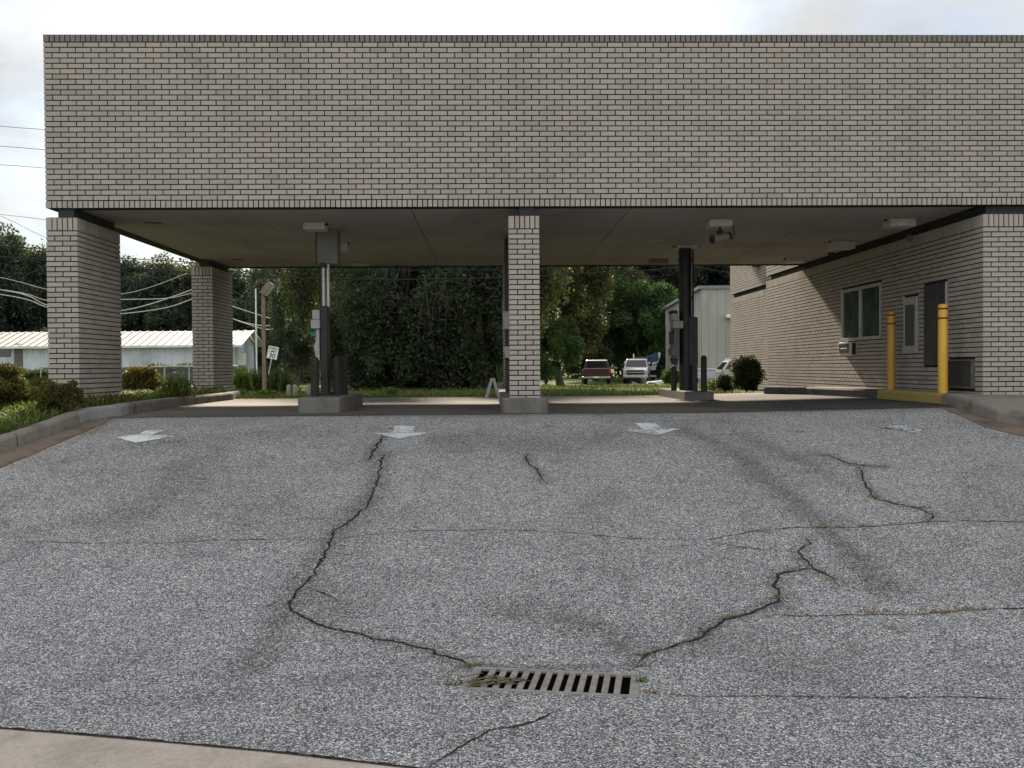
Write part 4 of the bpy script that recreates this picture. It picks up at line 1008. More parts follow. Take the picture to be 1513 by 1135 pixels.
# ------------------------------------------------------------------ things on the lawn edge
p=gnd(728,586.5)
g=empty('folding_stand',(p.x,p.y,p.z),'small white A frame stand on the slab edge left of the centre pillar','stand')
hh=atY(727,560,p.y).z-p.z; hw=9*p.y/F
for s in (-1,1):
    mb=MB(); mb.add([(s*hw-.035,-.15,0),(s*hw+.035,-.15,0),(s*.02+.03,-.15,hh),(s*.02-.03,-.15,hh),(s*hw-.035,.15,0),(s*hw+.035,.15,0),(s*.02+.03,.15,hh),(s*.02-.03,.15,hh)],[(0,1,2,3),(7,6,5,4),(0,4,5,1),(1,5,6,2),(2,6,7,3),(3,7,4,0)]); mb.build('leg_panel',M['white'],g)
mb=MB(); mb.bev((-.055,-.16,hh-.012),(.055,.16,hh+.012),.01); mb.build('hinge',M['white'],g)
pp_=atY(740,581,18.55); g=empty('planter',(pp_.x,18.55,1.19),'pale stone planter with a spiky green plant behind the centre pillar','planter')
mb=MB(); mb.lathe([(.001,0),(.05,0),(.075,.10),(.08,.12),(.065,.12),(.06,.10),(.001,.09)],n=16); mb.build('pot',M['slab'],g)
mb=MB()
for i in range(16):
    q=random.random()*6.28; l=random.uniform(.18,.42); b=Vector((math.cos(q)*.14,math.sin(q)*.14,1)); s=Vector((.012,0,0)); p0=Vector((random.gauss(0,.02),random.gauss(0,.02),.1)); mb.add([p0-s,p0+s,p0+b*l*.6+s*.7,p0+b*l*.6-s*.7,p0+b*l],[(0,1,2,3),(3,2,4)])
mb.build('plant',M['weed'],g)
for px in (427,436,456):
    p=gnd(px,585.5); mb=MB(); mb.lathe([(.055,0),(.055,.22),(.04,.27),(.001,.28)],n=12); o=mb.build('marker_stub',M['slab']); o.location=p; tag(o,{427:'leftmost pale stub post at the slab edge left of the island',436:'middle pale stub post at the slab edge left of the island',456:'pale stub post nearest the left island'}[px],'post','pale stub posts at the slab edge')
# shoebox lamp
Yl=27; p=atY(390.5,560,Yl); zb=zg(p.x,Yl)
g=empty('lamp_post',(p.x,Yl,zb),'brown post with a tilted shoebox lamp head behind the rear pillar','street lamp')
ztop=atY(389,434,Yl).z-zb
mb=MB(); mb.bev((-.05,-.05,0),(.05,.05,ztop),.008); mb.build('pole',M['greypole'],g)
mb=MB(); bmh=MB(); bmh.bev((-.2,-.16,-.09),(.2,.16,.09),.02)
rot=Matrix.Rotation(R(-50),4,'Y'); off=Vector((.12,-.02,ztop+.13))
bmh.v=[tuple(rot@Vector(v)+off) for v in bmh.v]; hd=bmh.build('lamp_head',M['greypole'],g)
bmh=MB(); bmh.bev((-.17,-.13,-.112),(.17,.13,-.091),.004); bmh.v=[tuple(rot@Vector(v)+off) for v in bmh.v]; bmh.build('lens',M['whitebox'],hd,loc=(0,0,0)).location=(0,0,0)
Yf=36; p=atY(379.5,560,Yf); zb=zg(p.x,Yf); mb=MB(); zt=atY(379.5,428,Yf).z-zb
g=empty('flag_pole',(p.x,Yf,zb),'thin white pole standing left of the shoebox lamp','pole')
mb.tube([(0,0,0),(0,0,zt)],[.035,.028],10); mb.build('shaft',M['white'],g); mb=MB(); mb.lathe([(.001,-.04),(.04,0),(.001,.045)],(0,0,zt),10); mb.build('finial',M['white'],g)
# speed limit sign
Ys=58; p=atY(403,520,Ys); zb=zg(p.x,Ys); zc=p.z-zb
g=empty('speed_limit_sign',(p.x-math.sin(R(12))*zc,Ys,zb),'tilted white SPEED LIMIT 30 sign above the tall weeds','sign'); g.rotation_euler=(0,R(12),0)
mb=MB(); mb.bev((-.03,.01,0),(.03,.05,zc+.35),.004); mb.build('post',M['steel'],g)
mb=MB(); mb.bev((-.31,-.006,zc-.38),(.31,.006,zc+.38),.004); pl=mb.build('panel',M['white'],g)
def text(s,size,loc,mat,parent,rot=(R(90),0,0),name='lettering'):
    cu=bpy.data.curves.new('t','FONT'); cu.body=s; cu.size=size; cu.align_x='CENTER'; cu.align_y='CENTER'; cu.extrude=.001; cu.offset=size*.018
    o=bpy.data.objects.new('t',cu); C.objects.link(o); bpy.context.view_layer.update()
    me=bpy.data.meshes.new_from_object(o.evaluated_get(bpy.context.evaluated_depsgraph_get())); bpy.data.objects.remove(o)
    me.name=name; me.materials.clear(); me.materials.append(mat); o=bpy.data.objects.new(name,me); C.objects.link(o); o.parent=parent; o.location=loc; o.rotation_euler=rot; return o
for s_,sz,dz in (('SPEED',.19,.25),('LIMIT',.19,.07),('30',.40,-.2)): text(s_,sz,(0,-.009,zc+dz),M['black'],pl)
# green street sign and stop sign behind the kiosk
Yg=34; p=atY(464,495,Yg); zb=zg(p.x,Yg)
g=empty('street_sign',(p.x,Yg,zb),'green street name blades and a red sign edge on one post behind the left kiosk','sign')
M['green']=simple('sign_green',(.02,.17,.11),.5); M['signred']=simple('sign_red',(.24,.015,.015),.5)
mb=MB(); mb.tube([(.1,0,0),(.1,0,p.z-zb+.3)],.03,8); mb.build('post',M['steel'],g)
mb=MB(); mb.bev((-.10,-.04,p.z-zb-.04),(.30,-.02,p.z-zb+.10),.004); mb.build('name_blade',M['green'],g)
mb=MB(); mb.bev((.0,.02,p.z-zb-.2),(.15,.04,p.z-zb-.06),.004); mb.build('name_blade',M['green'],g)
mb=MB(); zq=atY(466,510,Yg).z-zb; mb.prism([(-.0+.075*math.cos(R(22.5+45*i)),zq+.075*math.sin(R(22.5+45*i))) for i in range(8)],1,-.06,-.045); mb.build('stop_plate',M['signred'],g)
# ------------------------------------------------------------------ buildings behind
M['metal_white']=None
n=N('white_metal_siding'); w=n.n.new('ShaderNodeTexWave'); w.inputs['Scale'].default_value=1.0; w.bands_direction='X'; n.l(n.pos(),w.inputs[0])
f=n.noise(.7,5,.7,n.scale(n.pos(),(1,1,.4))); n.col(n.ramp(f,[(.3,(.30,.34,.37)),(.5,(.55,.60,.64)),(.7,(.66,.70,.73))])).rough(.6,.4); n.bump(w.outputs['Fac'],.4,.03); M['metal_white']=n.m
n=N('white_metal_roof'); n.col(n.ramp(n.noise(1.2,4),[(.3,(.62,.58,.52)),(.7,(.78,.75,.70))])).rough(.38,.5); M['roof_white']=n.m
n=N('beige_metal_siding'); f=n.noise(.8,5,.6,n.scale(n.pos(),(1,1,.3))); n.col(n.ramp(f,[(.3,(.30,.295,.27)),(.7,(.41,.405,.375))])).rough(.6,.4); M['beige']=n.m
M['roof_grey']=simple('grey_roof_metal',(.20,.215,.235),.5,.2,.2,3)
def ribwall(mb,x0,x1,y0,y1,z0,z1,pitch,d,m=0):
    # a ribbed sheet wall from (x0,y0) to (x1,y1); ribs stand out by d to the left-hand normal
    L=math.hypot(x1-x0,y1-y0); u=Vector(((x1-x0)/L,(y1-y0)/L,0)); nn=Vector((u.y,-u.x,0)); k=int(L/pitch)
    pr=[]
    for i in range(k):
        s=i*pitch; pr+= [(s,0),(s+pitch*.7,0),(s+pitch*.78,d),(s+pitch*.92,d)]
    pr.append((L,0)); vs=[]
    for s,o_ in pr:
        q=Vector((x0,y0,0))+u*s+nn*o_; zz1=z1(s/L) if callable(z1) else z1; vs+= [(q.x,q.y,z0),(q.x,q.y,zz1)]
    mb.add(vs,[(2*i,2*i+2,2*i+3,2*i+1) for i in range(len(pr)-1)],m,.5)
Yw=70; e=atY(345,510,Yw); xr=e.x; zb=.25
wb=empty('metal_building',(xr-15,Yw,zb),'long low white metal building with a pale ribbed roof at the left','building')
mb=MB(); ribwall(mb,xr-48,xr,Yw,Yw,zb,e.z,.5,.03); ribwall(mb,xr,xr,Yw,Yw+6,zb,lambda t:e.z+1.3*min(t,1-t)*2,.5,.03); mb.box((xr-48,Yw+.02,zb),(xr-.02,Yw+5.9,e.z-.02)); mb.build('wall',M['metal_white'],wb,True)
zr=atY(345,489,Yw+3).z
mb=MB(); nrib=86
xa_,xb_=xr-48.5,xr+.8
for i in range(nrib):
    a0=xa_+(xb_-xa_)*i/nrib; a1=xa_+(xb_-xa_)*(i+1)/nrib; mm=a0+(a1-a0)*.8
    for (p0,p1,dz) in ((a0,mm,0),(mm,a1,.05)):
        mb.add([(p0,Yw-.6,e.z-.02+dz),(p1,Yw-.6,e.z-.02+dz),(p1,Yw+3,zr+dz),(p0,Yw+3,zr+dz),(p1,Yw+6.6,e.z+dz),(p0,Yw+6.6,e.z+dz)],[(0,1,2,3),(3,2,4,5)],0,.5)
mb.box((xa_,Yw-.62,e.z-.16),(xb_,Yw-.58,e.z-.0),0); mb.build('roof',M['roof_white'],wb,True)
mb=MB(); q=atY(7,520,Yw-.05); mb.bev((q.x-.4,Yw-.08,q.z-.35),(q.x+.4,Yw-.02,q.z+.35),.01); mb.build('window',M['cglass'],wb,True)
mb=MB(); q=atY(27,522,Yw-.05); mb.bev((q.x-.3,Yw-.06,zb),(q.x+.3,Yw-.02,q.z+.7),.01); mb.build('door',M['louver'],wb,True)
mb=MB(); q=atX(351,505,xr+.05); mb.bev((xr+.01,q.y-.25,q.z-.12),(xr+.12,q.y+.25,q.z+.12),.01); mb.build('exit_light',M['green'],wb,True)
mb=MB(); q=atX(353,528,xr+.05); mb.bev((xr+.02,q.y-.4,q.z-.6),(xr+.5,q.y+.4,q.z+.3),.03); mb.build('air_conditioner',M['white'],wb,True)
# chain link fence
Yf=52; x0f,x1f=atY(60,541,Yf).x,atY(352,541,Yf).x; zt=atY(250,541.5,Yf).z
cf=empty('chain_link_fence',((x0f+x1f)/2,Yf,zg(0,Yf)),'grey chain link fence in front of the white metal building','fence')
mb=MB(); mb.tube([(x0f,Yf,zt),(x1f,Yf,zt)],.035,8); mb.build('top_rail',M['steel'],cf,True)
zbf=zg(0,Yf)
k=8
for i in range(k+1):
    x=x0f+(x1f-x0f)*i/k; mb=MB(); mb.tube([(x,Yf,zbf-.1),(x,Yf,zt+.04)],.035,8); mb.build('post',M['steel'],cf,True)
mb=MB(); sp=.13; hgt=zt-zbf; nx_=int((x1f-x0f)/sp)
for i in range(-int(hgt/sp),nx_):
    for s in (1,-1):
        a0=x0f+i*sp; a,b=(a0,a0+hgt) if s>0 else (a0+hgt,a0)
        za,zb_=zbf,zt
        if min(a,b)<x0f or max(a,b)>x1f: continue
        mb.tube([(a,Yf+.01*s,za),(b,Yf+.01*s,zb_)],.005,3,0,False)
mb.build('mesh',M['steel'],cf,True)
shrub('hedge_bush',Vector((atY(100,560,58).x,58,.45)),3.2,.9,.75,7000,.09,M['leaf_dark'],'dark low hedge bush behind the fence at the left shrubs','shrub','dark bushes behind the fence',41)
shrub('hedge_bush',Vector((atY(215,560,58).x,58,.45)),3.4,.9,.72,7000,.09,M['leaf_dark'],'dark low hedge bush behind the golden shrub','shrub','dark bushes behind the fence',42)
shrub('hedge_bush',Vector((atY(300,560,58).x,58,.45)),3.0,.9,.78,6000,.09,M['leaf_dark'],'dark low hedge bush behind the rear left pillar','shrub','dark bushes behind the fence',43)
shrub('hedge_bush',Vector((atY(20,560,58).x,58,.45)),3.2,.9,.72,6000,.09,M['leaf_dark'],'dark low hedge bush at the left picture edge','shrub','dark bushes behind the fence',44)
# beige shed at the right
Ysd=66; c_=atY(1037,427,Ysd); d_=ray(983,458); xs_=c_.x; ysf=xs_/d_.x*d_.y; zf_=atY(983,458,ysf).z
sh=empty('metal_shed',(xs_+4,Ysd,.35),'pale beige ribbed metal shed with a grey roof edge behind the black column','building')
mb=MB(); ribwall(mb,xs_,xs_+14,Ysd,Ysd,.3,lambda t:c_.z+.3*0,.62,.05); ribwall(mb,xs_,xs_,ysf,Ysd,.3,lambda t:zf_+(c_.z-zf_)*t,.62,.05); mb.box((xs_+.06,Ysd+.06,.3),(xs_+13.9,ysf-.1,zf_-.1)); mb.build('wall',M['beige'],sh,True)
mb=MB(); mb.add([(xs_-.25,Ysd-.15,c_.z),(xs_+14,Ysd-.15,c_.z+.0),(xs_+14,ysf+.2,zf_),(xs_-.25,ysf+.2,zf_),(xs_-.25,Ysd-.15,c_.z+.22),(xs_+14,Ysd-.15,c_.z+.22),(xs_+14,ysf+.2,zf_+.2),(xs_-.25,ysf+.2,zf_+.2)],[(0,1,2,3),(4,5,6,7),(0,1,5,4),(1,2,6,5),(2,3,7,6),(3,0,4,7)]); mb.build('roof',M['roof_grey'],sh,True)
q=atY(1074,467,Ysd-.1); mb=MB(); mb.bev((q.x-.1,Ysd-.5,q.z-.15),(q.x+1.4,Ysd-.06,q.z+.1),.03); mb.build('lamp',M['white'],sh,True)
# small far house and parked car lights behind the left kiosk
Yh=95; q=atY(452,545,Yh); hs=empty('small_house',(q.x,Yh,.2),'small grey house glimpsed behind the black column of the left kiosk','building')
mb=MB(); mb.box((q.x-1.6,Yh,.2),(q.x+2.6,Yh+5,2.9)); mb.build('wall',simple('house_grey',(.33,.35,.38),.8),hs,True)
mb=MB(); mb.prism([(q.x-2,2.9),(q.x+3,2.9),(q.x+.5,4.2)],1,Yh-.3,Yh+5.3); mb.build('roof',M['roof_grey'],hs,True)
mb=MB(); mb.box((q.x-1.2,Yh-.04,1.0),(q.x-.3,Yh-.01,2.1)); mb.build('window',M['cglass'],hs,True)
mb=MB(); mb.box((q.x+.6,Yh-.05,.25),(q.x+1.5,Yh-.01,2.3)); mb.build('door',M['white'],hs,True)
# ------------------------------------------------------------------ vehicles (local: +y is the rear, -y the nose turned to the camera unless rotated)
M['tyre']=simple('tyre_rubber',(.018,.018,.018),.85); M['rim']=simple('wheel_rim',(.38,.38,.37),.4,.7)
M['carred']=simple('faded_red_paint',(.048,.010,.010),.45,0,.35,3,.5); M['carwhite']=simple('white_car_paint',(.40,.41,.42),.3,0,.12,4,.5)
M['carblue']=simple('pale_blue_white_paint',(.48,.54,.60),.35,0,.1,4,.5); M['chrome']=simple('chrome_trim',(.55,.55,.55),.25,.8); M['lampred']=simple('tail_lamp_red',(.35,.015,.015),.25); M['lampclear']=simple('headlamp_clear',(.55,.56,.55),.2)
def profile_body(mb,prof,m=0):
    """prof: list of (y, z, halfwidth) going round the side outline; lofted across the width with rounded shoulders"""
    k=len(prof); cols=[-1,-.93,-.6,0,.6,.93,1]
    cy=sum(p[0] for p in prof)/k; cz=sum(p[1] for p in prof)/k
    vs=[]
    for c in cols:
        sh=.965 if abs(c)==1 else 1.0
        for (y,z,w) in prof: vs.append((c*w,cy+(y-cy)*sh,cz+(z-cz)*sh))
    fs=[(a*k+i,a*k+(i+1)%k,(a+1)*k+(i+1)%k,(a+1)*k+i) for a in range(len(cols)-1) for i in range(k)]
    fs+=[tuple(range(k)),tuple(range((len(cols)-1)*k,len(cols)*k))]
    mb.add(vs,fs,m,.5)
def wheels(g,pos,rad,wd):
    for x,y in pos:
        s=1 if x>0 else -1
        mb=MB(); mb.tube([(x-wd/2,y,rad),(x-wd*.4,y,rad),(x+wd*.4,y,rad),(x+wd/2,y,rad)],[rad*.9,rad,rad,rad*.9],20); w_=mb.build('wheel',M['tyre'],g)
        mb=MB(); mb.tube([(x+s*wd*.5,y,rad),(x+s*wd*.53,y,rad)],[rad*.6,rad*.5],16); mb.build('rim',M['rim'],w_)
def pickup(name,px0,px1,pyb,label,paint,rz,length=5.2):
    # place by its width seen end-on
    wid=1.85; Y=wid*F/(px1-px0); c=atY((px0+px1)/2,pyb,Y)
    g=empty(name,(c.x,Y,zg(c.x,Y)),label,'pickup truck','vehicles parked on the far grass',rz)
    return g,wid
# red pickup seen from behind: tailgate at local y=0, nose at +y
g,wd=pickup('pickup_truck',861,902,570,'faded red pickup seen from behind, parked under low tree boughs',M['carred'],R(-7))
hw=wd/2
mb=MB(); profile_body(mb,[(0,.55,hw*.97),(0,1.02,hw),(.05,1.08,hw),(2.0,1.08,hw),(2.0,.98,hw),(3.6,1.02,hw),(5.0,.95,hw*.93),(5.15,.8,hw*.9),(5.15,.5,hw*.9),(4.9,.4,hw*.95),(.2,.4,hw*.97)]); mb.build('body',M['carred'],g)
mb=MB(); profile_body(mb,[(1.95,1.06,hw*.98),(2.1,1.62,hw*.80),(2.3,1.68,hw*.78),(3.0,1.68,hw*.78),(3.25,1.62,hw*.8),(3.8,1.05,hw*.96)]); cb=mb.build('cab',M['carred'],g)
mb=MB(); mb.add([(-hw*.78,1.955,1.16),(hw*.78,1.955,1.16),(hw*.68,2.075,1.56),(-hw*.68,2.075,1.56)],[(0,1,2,3)]); mb.build('rear_window',M['cglass'],cb)
for s in (-1,1):
    mb=MB(); mb.add([(s*hw*.975,2.15,1.14),(s*hw*.95,3.55,1.12),(s*hw*.83,3.15,1.56),(s*hw*.83,2.25,1.58)],[(0,1,2,3)]); mb.build('side_window',M['cglass'],cb)
    mb=MB(); mb.bev((s*hw-.02-.1*(s>0),-.02,.72),(s*hw-.02+.1*(s<0)+.03*s,.03,1.0),.01); mb.build('tail_light',M['lampred'],g)
mb=MB(); mb.bev((-hw*.78,-.015,.6),(hw*.78,.0,1.04),.01); tg=mb.build('tailgate',M['carred'],g); mb=MB(); mb.bev((-.12,-.03,.9),(.12,-.014,.96),.005); mb.build('handle',M['black'],tg)
mb=MB(); mb.bev((-hw,-.16,.42),(hw,-.02,.56),.03); mb.build('bumper',M['chrome'],g); mb=MB(); mb.bev((-.16,-.175,.44),(.16,-.162,.56),.003); mb.build('license_plate',M['white'],g)
wheels(g,[(-hw+.13,1.0),(hw-.13,1.0),(-hw+.13,4.1),(hw-.13,4.1)],.36,.24)
# white truck facing the camera: nose at local y=0
g,wd=pickup('pickup_truck',920,958,569,'white pickup truck facing the camera with a piled load behind it',M['carwhite'],R(-11))
hw=wd/2; gw=g
mb=MB(); profile_body(mb,[(0,.42,hw*.93),(-.02,.72,hw*.96),(.05,1.0,hw*.95),(.25,1.08,hw*.95),(1.35,1.17,hw*.98),(3.2,1.2,hw),(5.3,1.2,hw),(5.35,.6,hw*.97),(5.1,.42,hw*.95)]); mb.build('body',M['carwhite'],g)
mb=MB(); profile_body(mb,[(1.25,1.15,hw*.97),(1.95,1.72,hw*.80),(2.15,1.80,hw*.77),(3.1,1.80,hw*.77),(3.3,1.72,hw*.8),(3.45,1.18,hw*.97)]); cb=mb.build('cab',M['carwhite'],g)
mb=MB(); mb.add([(-hw*.84,1.31,1.215),(hw*.84,1.31,1.215),(hw*.72,1.915,1.705),(-hw*.72,1.915,1.705)],[(0,1,2,3)]); mb.build('windshield',M['cglass'],cb)
for s in (-1,1):
    mb=MB(); mb.add([(s*hw*.965,1.6,1.25),(s*hw*.965,3.3,1.25),(s*hw*.82,3.15,1.68),(s*hw*.82,2.1,1.68)],[(0,1,2,3)]); mb.build('side_window',M['cglass'],cb)
    mb=MB(); mb.bev((s*hw*.94-.2*(s>0),-.05,.82),(s*hw*.94+.2*(s<0),.02,.98),.02); mb.build('headlight',M['lampclear'],g)
    mb=MB(); mb.bev((s*(hw+.02)-.0,1.55,1.25),(s*(hw+.22),1.65,1.43),.03); mb.build('mirror',M['black'],g)
mb=MB(); mb.bev((-hw*.68,-.06,.66),(hw*.68,.0,.97),.015); gr_=mb.build('grille',M['black'],g); mb=MB(); mb.bev((-hw*.68,-.075,.79),(hw*.68,-.055,.84),.006); mb.build('chrome_bar',M['chrome'],gr_)
mb=MB(); mb.bev((-hw*.98,-.14,.42),(hw*.98,-.03,.60),.03); mb.build('bumper',M['chrome'],g); mb=MB(); mb.bev((-hw*.9,-.06,.28),(hw*.9,.05,.42),.02); mb.build('air_dam',M['black'],g)
wheels(g,[(-hw+.14,.95),(hw-.14,.95),(-hw+.14,4.3),(hw-.14,4.3)],.38,.26)
Yt=gw.location.y
# load of junk and a blue covered boat on a trailer behind the white truck
yb=Yt+7; q=atY(956,530,yb); zb=zg(q.x,yb)
g=empty('boat_on_trailer',(q.x,yb,zb),'small boat with a blue cover on a trailer behind the white truck','boat')
pt=lambda x,y:(atY(x,y,yb).x-q.x,atY(x,y,yb).z-zb)
mb=MB(); mb.prism([pt(944,533),pt(955,527),pt(971,522),pt(972,530),pt(968,537),pt(946,537)],1,-.6,.9); mb.build('cover',simple('blue_tarp',(.03,.075,.14),.7),g)
mb=MB(); mb.tube([(*((pt(972,521)[0],-.62)),pt(972,521)[1]),(pt(972.5,528)[0],-.62,pt(972.5,528)[1]),(pt(970,536)[0],-.62,pt(970,536)[1]),(pt(962,538)[0],-.62,pt(962,538)[1])],.09,8); mb.build('bow_rail',M['white'],g)
mb=MB(); mb.prism([pt(940,538),pt(969,538),pt(966,547),pt(944,547)],1,-.6,1.0); mb.build('hull',M['carblue'],g)
mb=MB(); mb.box((pt(942,550)[0],-.5,.45),(pt(968,550)[0],.9,.6)); mb.build('trailer_frame',M['steel'],g)
wheels(g,[(pt(944,560)[0],.3),(pt(966,560)[0],.3)],.33,.2)
yb=Yt+6.2; q=atY(935,535,yb); zb=zg(q.x,yb)
g=empty('junk_pile',(q.x,yb,zb),'heap of pale furniture and frames piled above the cab of the white truck','junk')
pt=lambda x,y:(atY(x,y,yb).x-q.x,atY(x,y,yb).z-zb)
mb=MB(); a=pt(925,531); b=pt(956,575); mb.bev((a[0],-.5,.05),(b[0],.8,a[1]-.35),.05); mb.build('stacked_crates',M['louver'],g)
mb=MB(); mb.tube([(pt(922,537)[0],-.4,pt(922,537)[1]),(pt(928,534)[0],-.3,pt(928,534)[1]),(pt(934,532)[0],-.3,pt(934,532)[1])],.13,8); mb.tube([(pt(936,523)[0],0,pt(936,523)[1]),(pt(937,538)[0],0,pt(937,538)[1])],.06,6); mb.build('pale_frame',M['white'],g)
mb=MB(); a=pt(938,530); b=pt(956,534); mb.bev((a[0],-.3,b[1]),(b[0],.4,a[1]),.04); a=pt(951,535); b=pt(960,538); mb.bev((a[0],-.4,b[1]),(b[0],.3,a[1]),.05); mb.build('pale_cushion',M['whitebox'],g)
mb=MB(); a=pt(938,528.3); b=pt(957,530); mb.bev((a[0],-.2,b[1]),(b[0],.3,a[1]+.05),.03); mb.build('red_mat',simple('faded_maroon',(.10,.05,.06),.8),g)
# barrel and boards in front of the truck
yb=66; q=atY(951.5,570,yb); zb=zg(q.x,yb)
mb=MB(); rr=4.4*yb/F; hh=atY(951,558,yb).z-zb; mb.lathe([(.001,0),(rr,0),(rr,.02),(rr*1.0,hh*.33),(rr*1.04,hh*.34),(rr,hh*.36),(rr,hh*.66),(rr*1.04,hh*.67),(rr,hh*.69),(rr,hh-.02),(rr*1.05,hh),(rr*.9,hh-.01),(rr*.9,hh-.1),(.001,hh-.1)],n=18); o=mb.build('trash_barrel',M['louver']); o.location=(q.x,yb,zb); tag(o,'dark ribbed trash barrel in front of the white truck','barrel')
for (a,b,th,lab) in (((957,573.5),(981,564),.10,'long pale board propped up right of the trash barrel'),((934,574.5),(949,571),.12,'grey broken board lying left of the trash barrel'),((955,566.5),(966,568),.07,'short pale board behind the trash barrel')):
    yb=65; p0,p1=atY(*a,yb),atY(*b,yb); p0.z=max(p0.z,zg(p0.x,yb)+.05); mb=MB(); m0=(p0+p1)/2; u=(p1-p0).normalized(); v=Vector((0,1,0)); w_=u.cross(v)
    pts=[s1*(p1-p0)*.5+v*s2*.28+w_*s3*th for s1 in (-1,1) for s2 in (-1,1) for s3 in (-1,1)]
    mb.add(pts,[(0,1,3,2),(4,6,7,5),(0,4,5,1),(2,3,7,6),(0,2,6,4),(1,5,7,3)]); o=mb.build('board',M['white'] if th<.11 else M['greybox']); o.location=m0; tag(o,lab,'board','scrap boards on the lawn')
# SUV by the shed: rear end at local x=0, nose to +x
ysu=57; q=atY(1062,545,ysu); zb=zg(q.x,ysu)
g=empty('suv',(q.x,ysu,zb),'white SUV seen side on, its tail showing between shed and round bush','car',None,R(90)*0)
H_=atY(1070,532,ysu).z-zb
mb=MB(); prof=[(0,.45,.9),(-.03,.75,.92),(0,1.02*H_/1.7,.92),(3.3,1.02*H_/1.7,.92),(4.4,.92,.88),(4.55,.7,.85),(4.5,.42,.86),(.2,.4,.9)]; profile_body(mb,prof); mb.v=[(y,x,z) for x,y,z in mb.v]; mb.build('body',M['carwhite'],g)
mb=MB(); profile_body(mb,[(.02,1.0*H_/1.7,.90),(.42,1.62*H_/1.7,.74),(.6,H_-.04,.72),(2.3,H_-.03,.72),(2.6,1.62*H_/1.7,.74),(3.3,1.0*H_/1.7,.9)]); mb.v=[(y,x,z) for x,y,z in mb.v]; cb=mb.build('cabin',M['carwhite'],g)
zl,zh=1.06*H_/1.7,1.56*H_/1.7
for s in (-1,1):
    mb=MB(); mb.add([(.16,s*.905,zl),(1.5,s*.905,zl),(1.5,s*.775,zh),(.48,s*.775,zh)],[(0,1,2,3)]); mb.add([(1.58,s*.905,zl),(3.0,s*.905,zl),(2.55,s*.775,zh),(1.58,s*.775,zh)],[(0,1,2,3)]); mb.build('side_window',M['cglass'],cb)
    mb=MB(); mb.bev((-.03,s*.9-.1*(s>0),.72),(.12,s*.9+.1*(s<0)+.03*s,1.02*H_/1.7),.02); mb.build('tail_light',M['lampred'],g)
    mb=MB(); mb.tube([(.55,s*.6,H_+.06),(2.2,s*.6,H_+.06)],.025,6); mb.tube([(.55,s*.6,H_-.05),(.55,s*.6,H_+.06)],.02,6); mb.tube([(2.2,s*.6,H_-.05),(2.2,s*.6,H_+.06)],.02,6); mb.build('roof_rail',M['white'],g)
mb=MB(); mb.add([(.045,-.7,zl),(.045,.7,zl),(.40,.6,zh),(.40,-.6,zh)],[(0,1,2,3)]); mb.v=[(x-.02,y,z) for x,y,z in mb.v]; mb.build('rear_window',M['cglass'],cb)
for x,y in ((.9,-.8),(.9,.8),(3.6,-.8),(3.6,.8)):
    mb=MB(); mb.tube([(x,y-.12,.35),(x,y+.12,.35)],.35,18); w_=mb.build('wheel',M['tyre'],g); mb=MB(); s=1 if y>0 else -1; mb.tube([(x,y+s*.12,.35),(x,y+s*.13,.35)],[.21,.18],14); mb.build('rim',M['rim'],w_)
ysd=60; q=atY(1053,555,ysd); zb=zg(q.x,ysd); hh=atY(1053,545,ysd).z-zb
g=empty('utility_trailer',(q.x,ysd,zb),'pale blue white low enclosed trailer just left of the white SUV','trailer')
mb=MB(); mb.bev((-1.1,-.7,.35),(.5,1.2,hh-.1),.05); mb.build('body',M['carblue'],g); mb=MB(); mb.bev((-1.13,-.73,hh-.1),(.53,1.23,hh),.02); mb.build('lid',M['steel'],g); wheels(g,[(-1.0,.3),(.4,.3)],.3,.18)
# red car with one bright lamp far behind the left kiosk
yb=85; q=atY(491,549,yb); zb=zg(q.x,yb)
g=empty('car',(q.x,yb,zb),'dark red car with one bright headlamp far behind the left bollards','car')
mb=MB(); profile_body(mb,[(0,.35,.8),(-.02,.6,.85),(.1,.75,.85),(1.1,.9,.88),(3.9,.92,.88),(4.2,.7,.85),(4.1,.35,.82)]); mb.build('body',M['carred'],g)
mb=MB(); profile_body(mb,[(1.0,.88,.85),(1.7,1.35,.7),(2.9,1.38,.7),(3.6,.9,.85)]); cb=mb.build('cabin',M['carred'],g)
mb=MB(); mb.add([(-.72,1.08,.95),(.72,1.08,.95),(.62,1.62,1.31),(-.62,1.62,1.31)],[(0,1,2,3)]); mb.build('windshield',M['cglass'],cb)
n=N('lit_headlamp'); n.col((.9,.9,.85)); n.p.inputs['Emission Color'].default_value=(1,.95,.9,1); n.p.inputs['Emission Strength'].default_value=6
for s in (-1,1):
    mb=MB(); mb.bev((s*.6-.12,-.05,.55),(s*.6+.12,.02,.72),.03); mb.build('headlight',n.m if s<0 else M['lampclear'],g)
wheels(g,[(-.75,.8),(.75,.8),(-.75,3.4),(.75,3.4)],.31,.2)
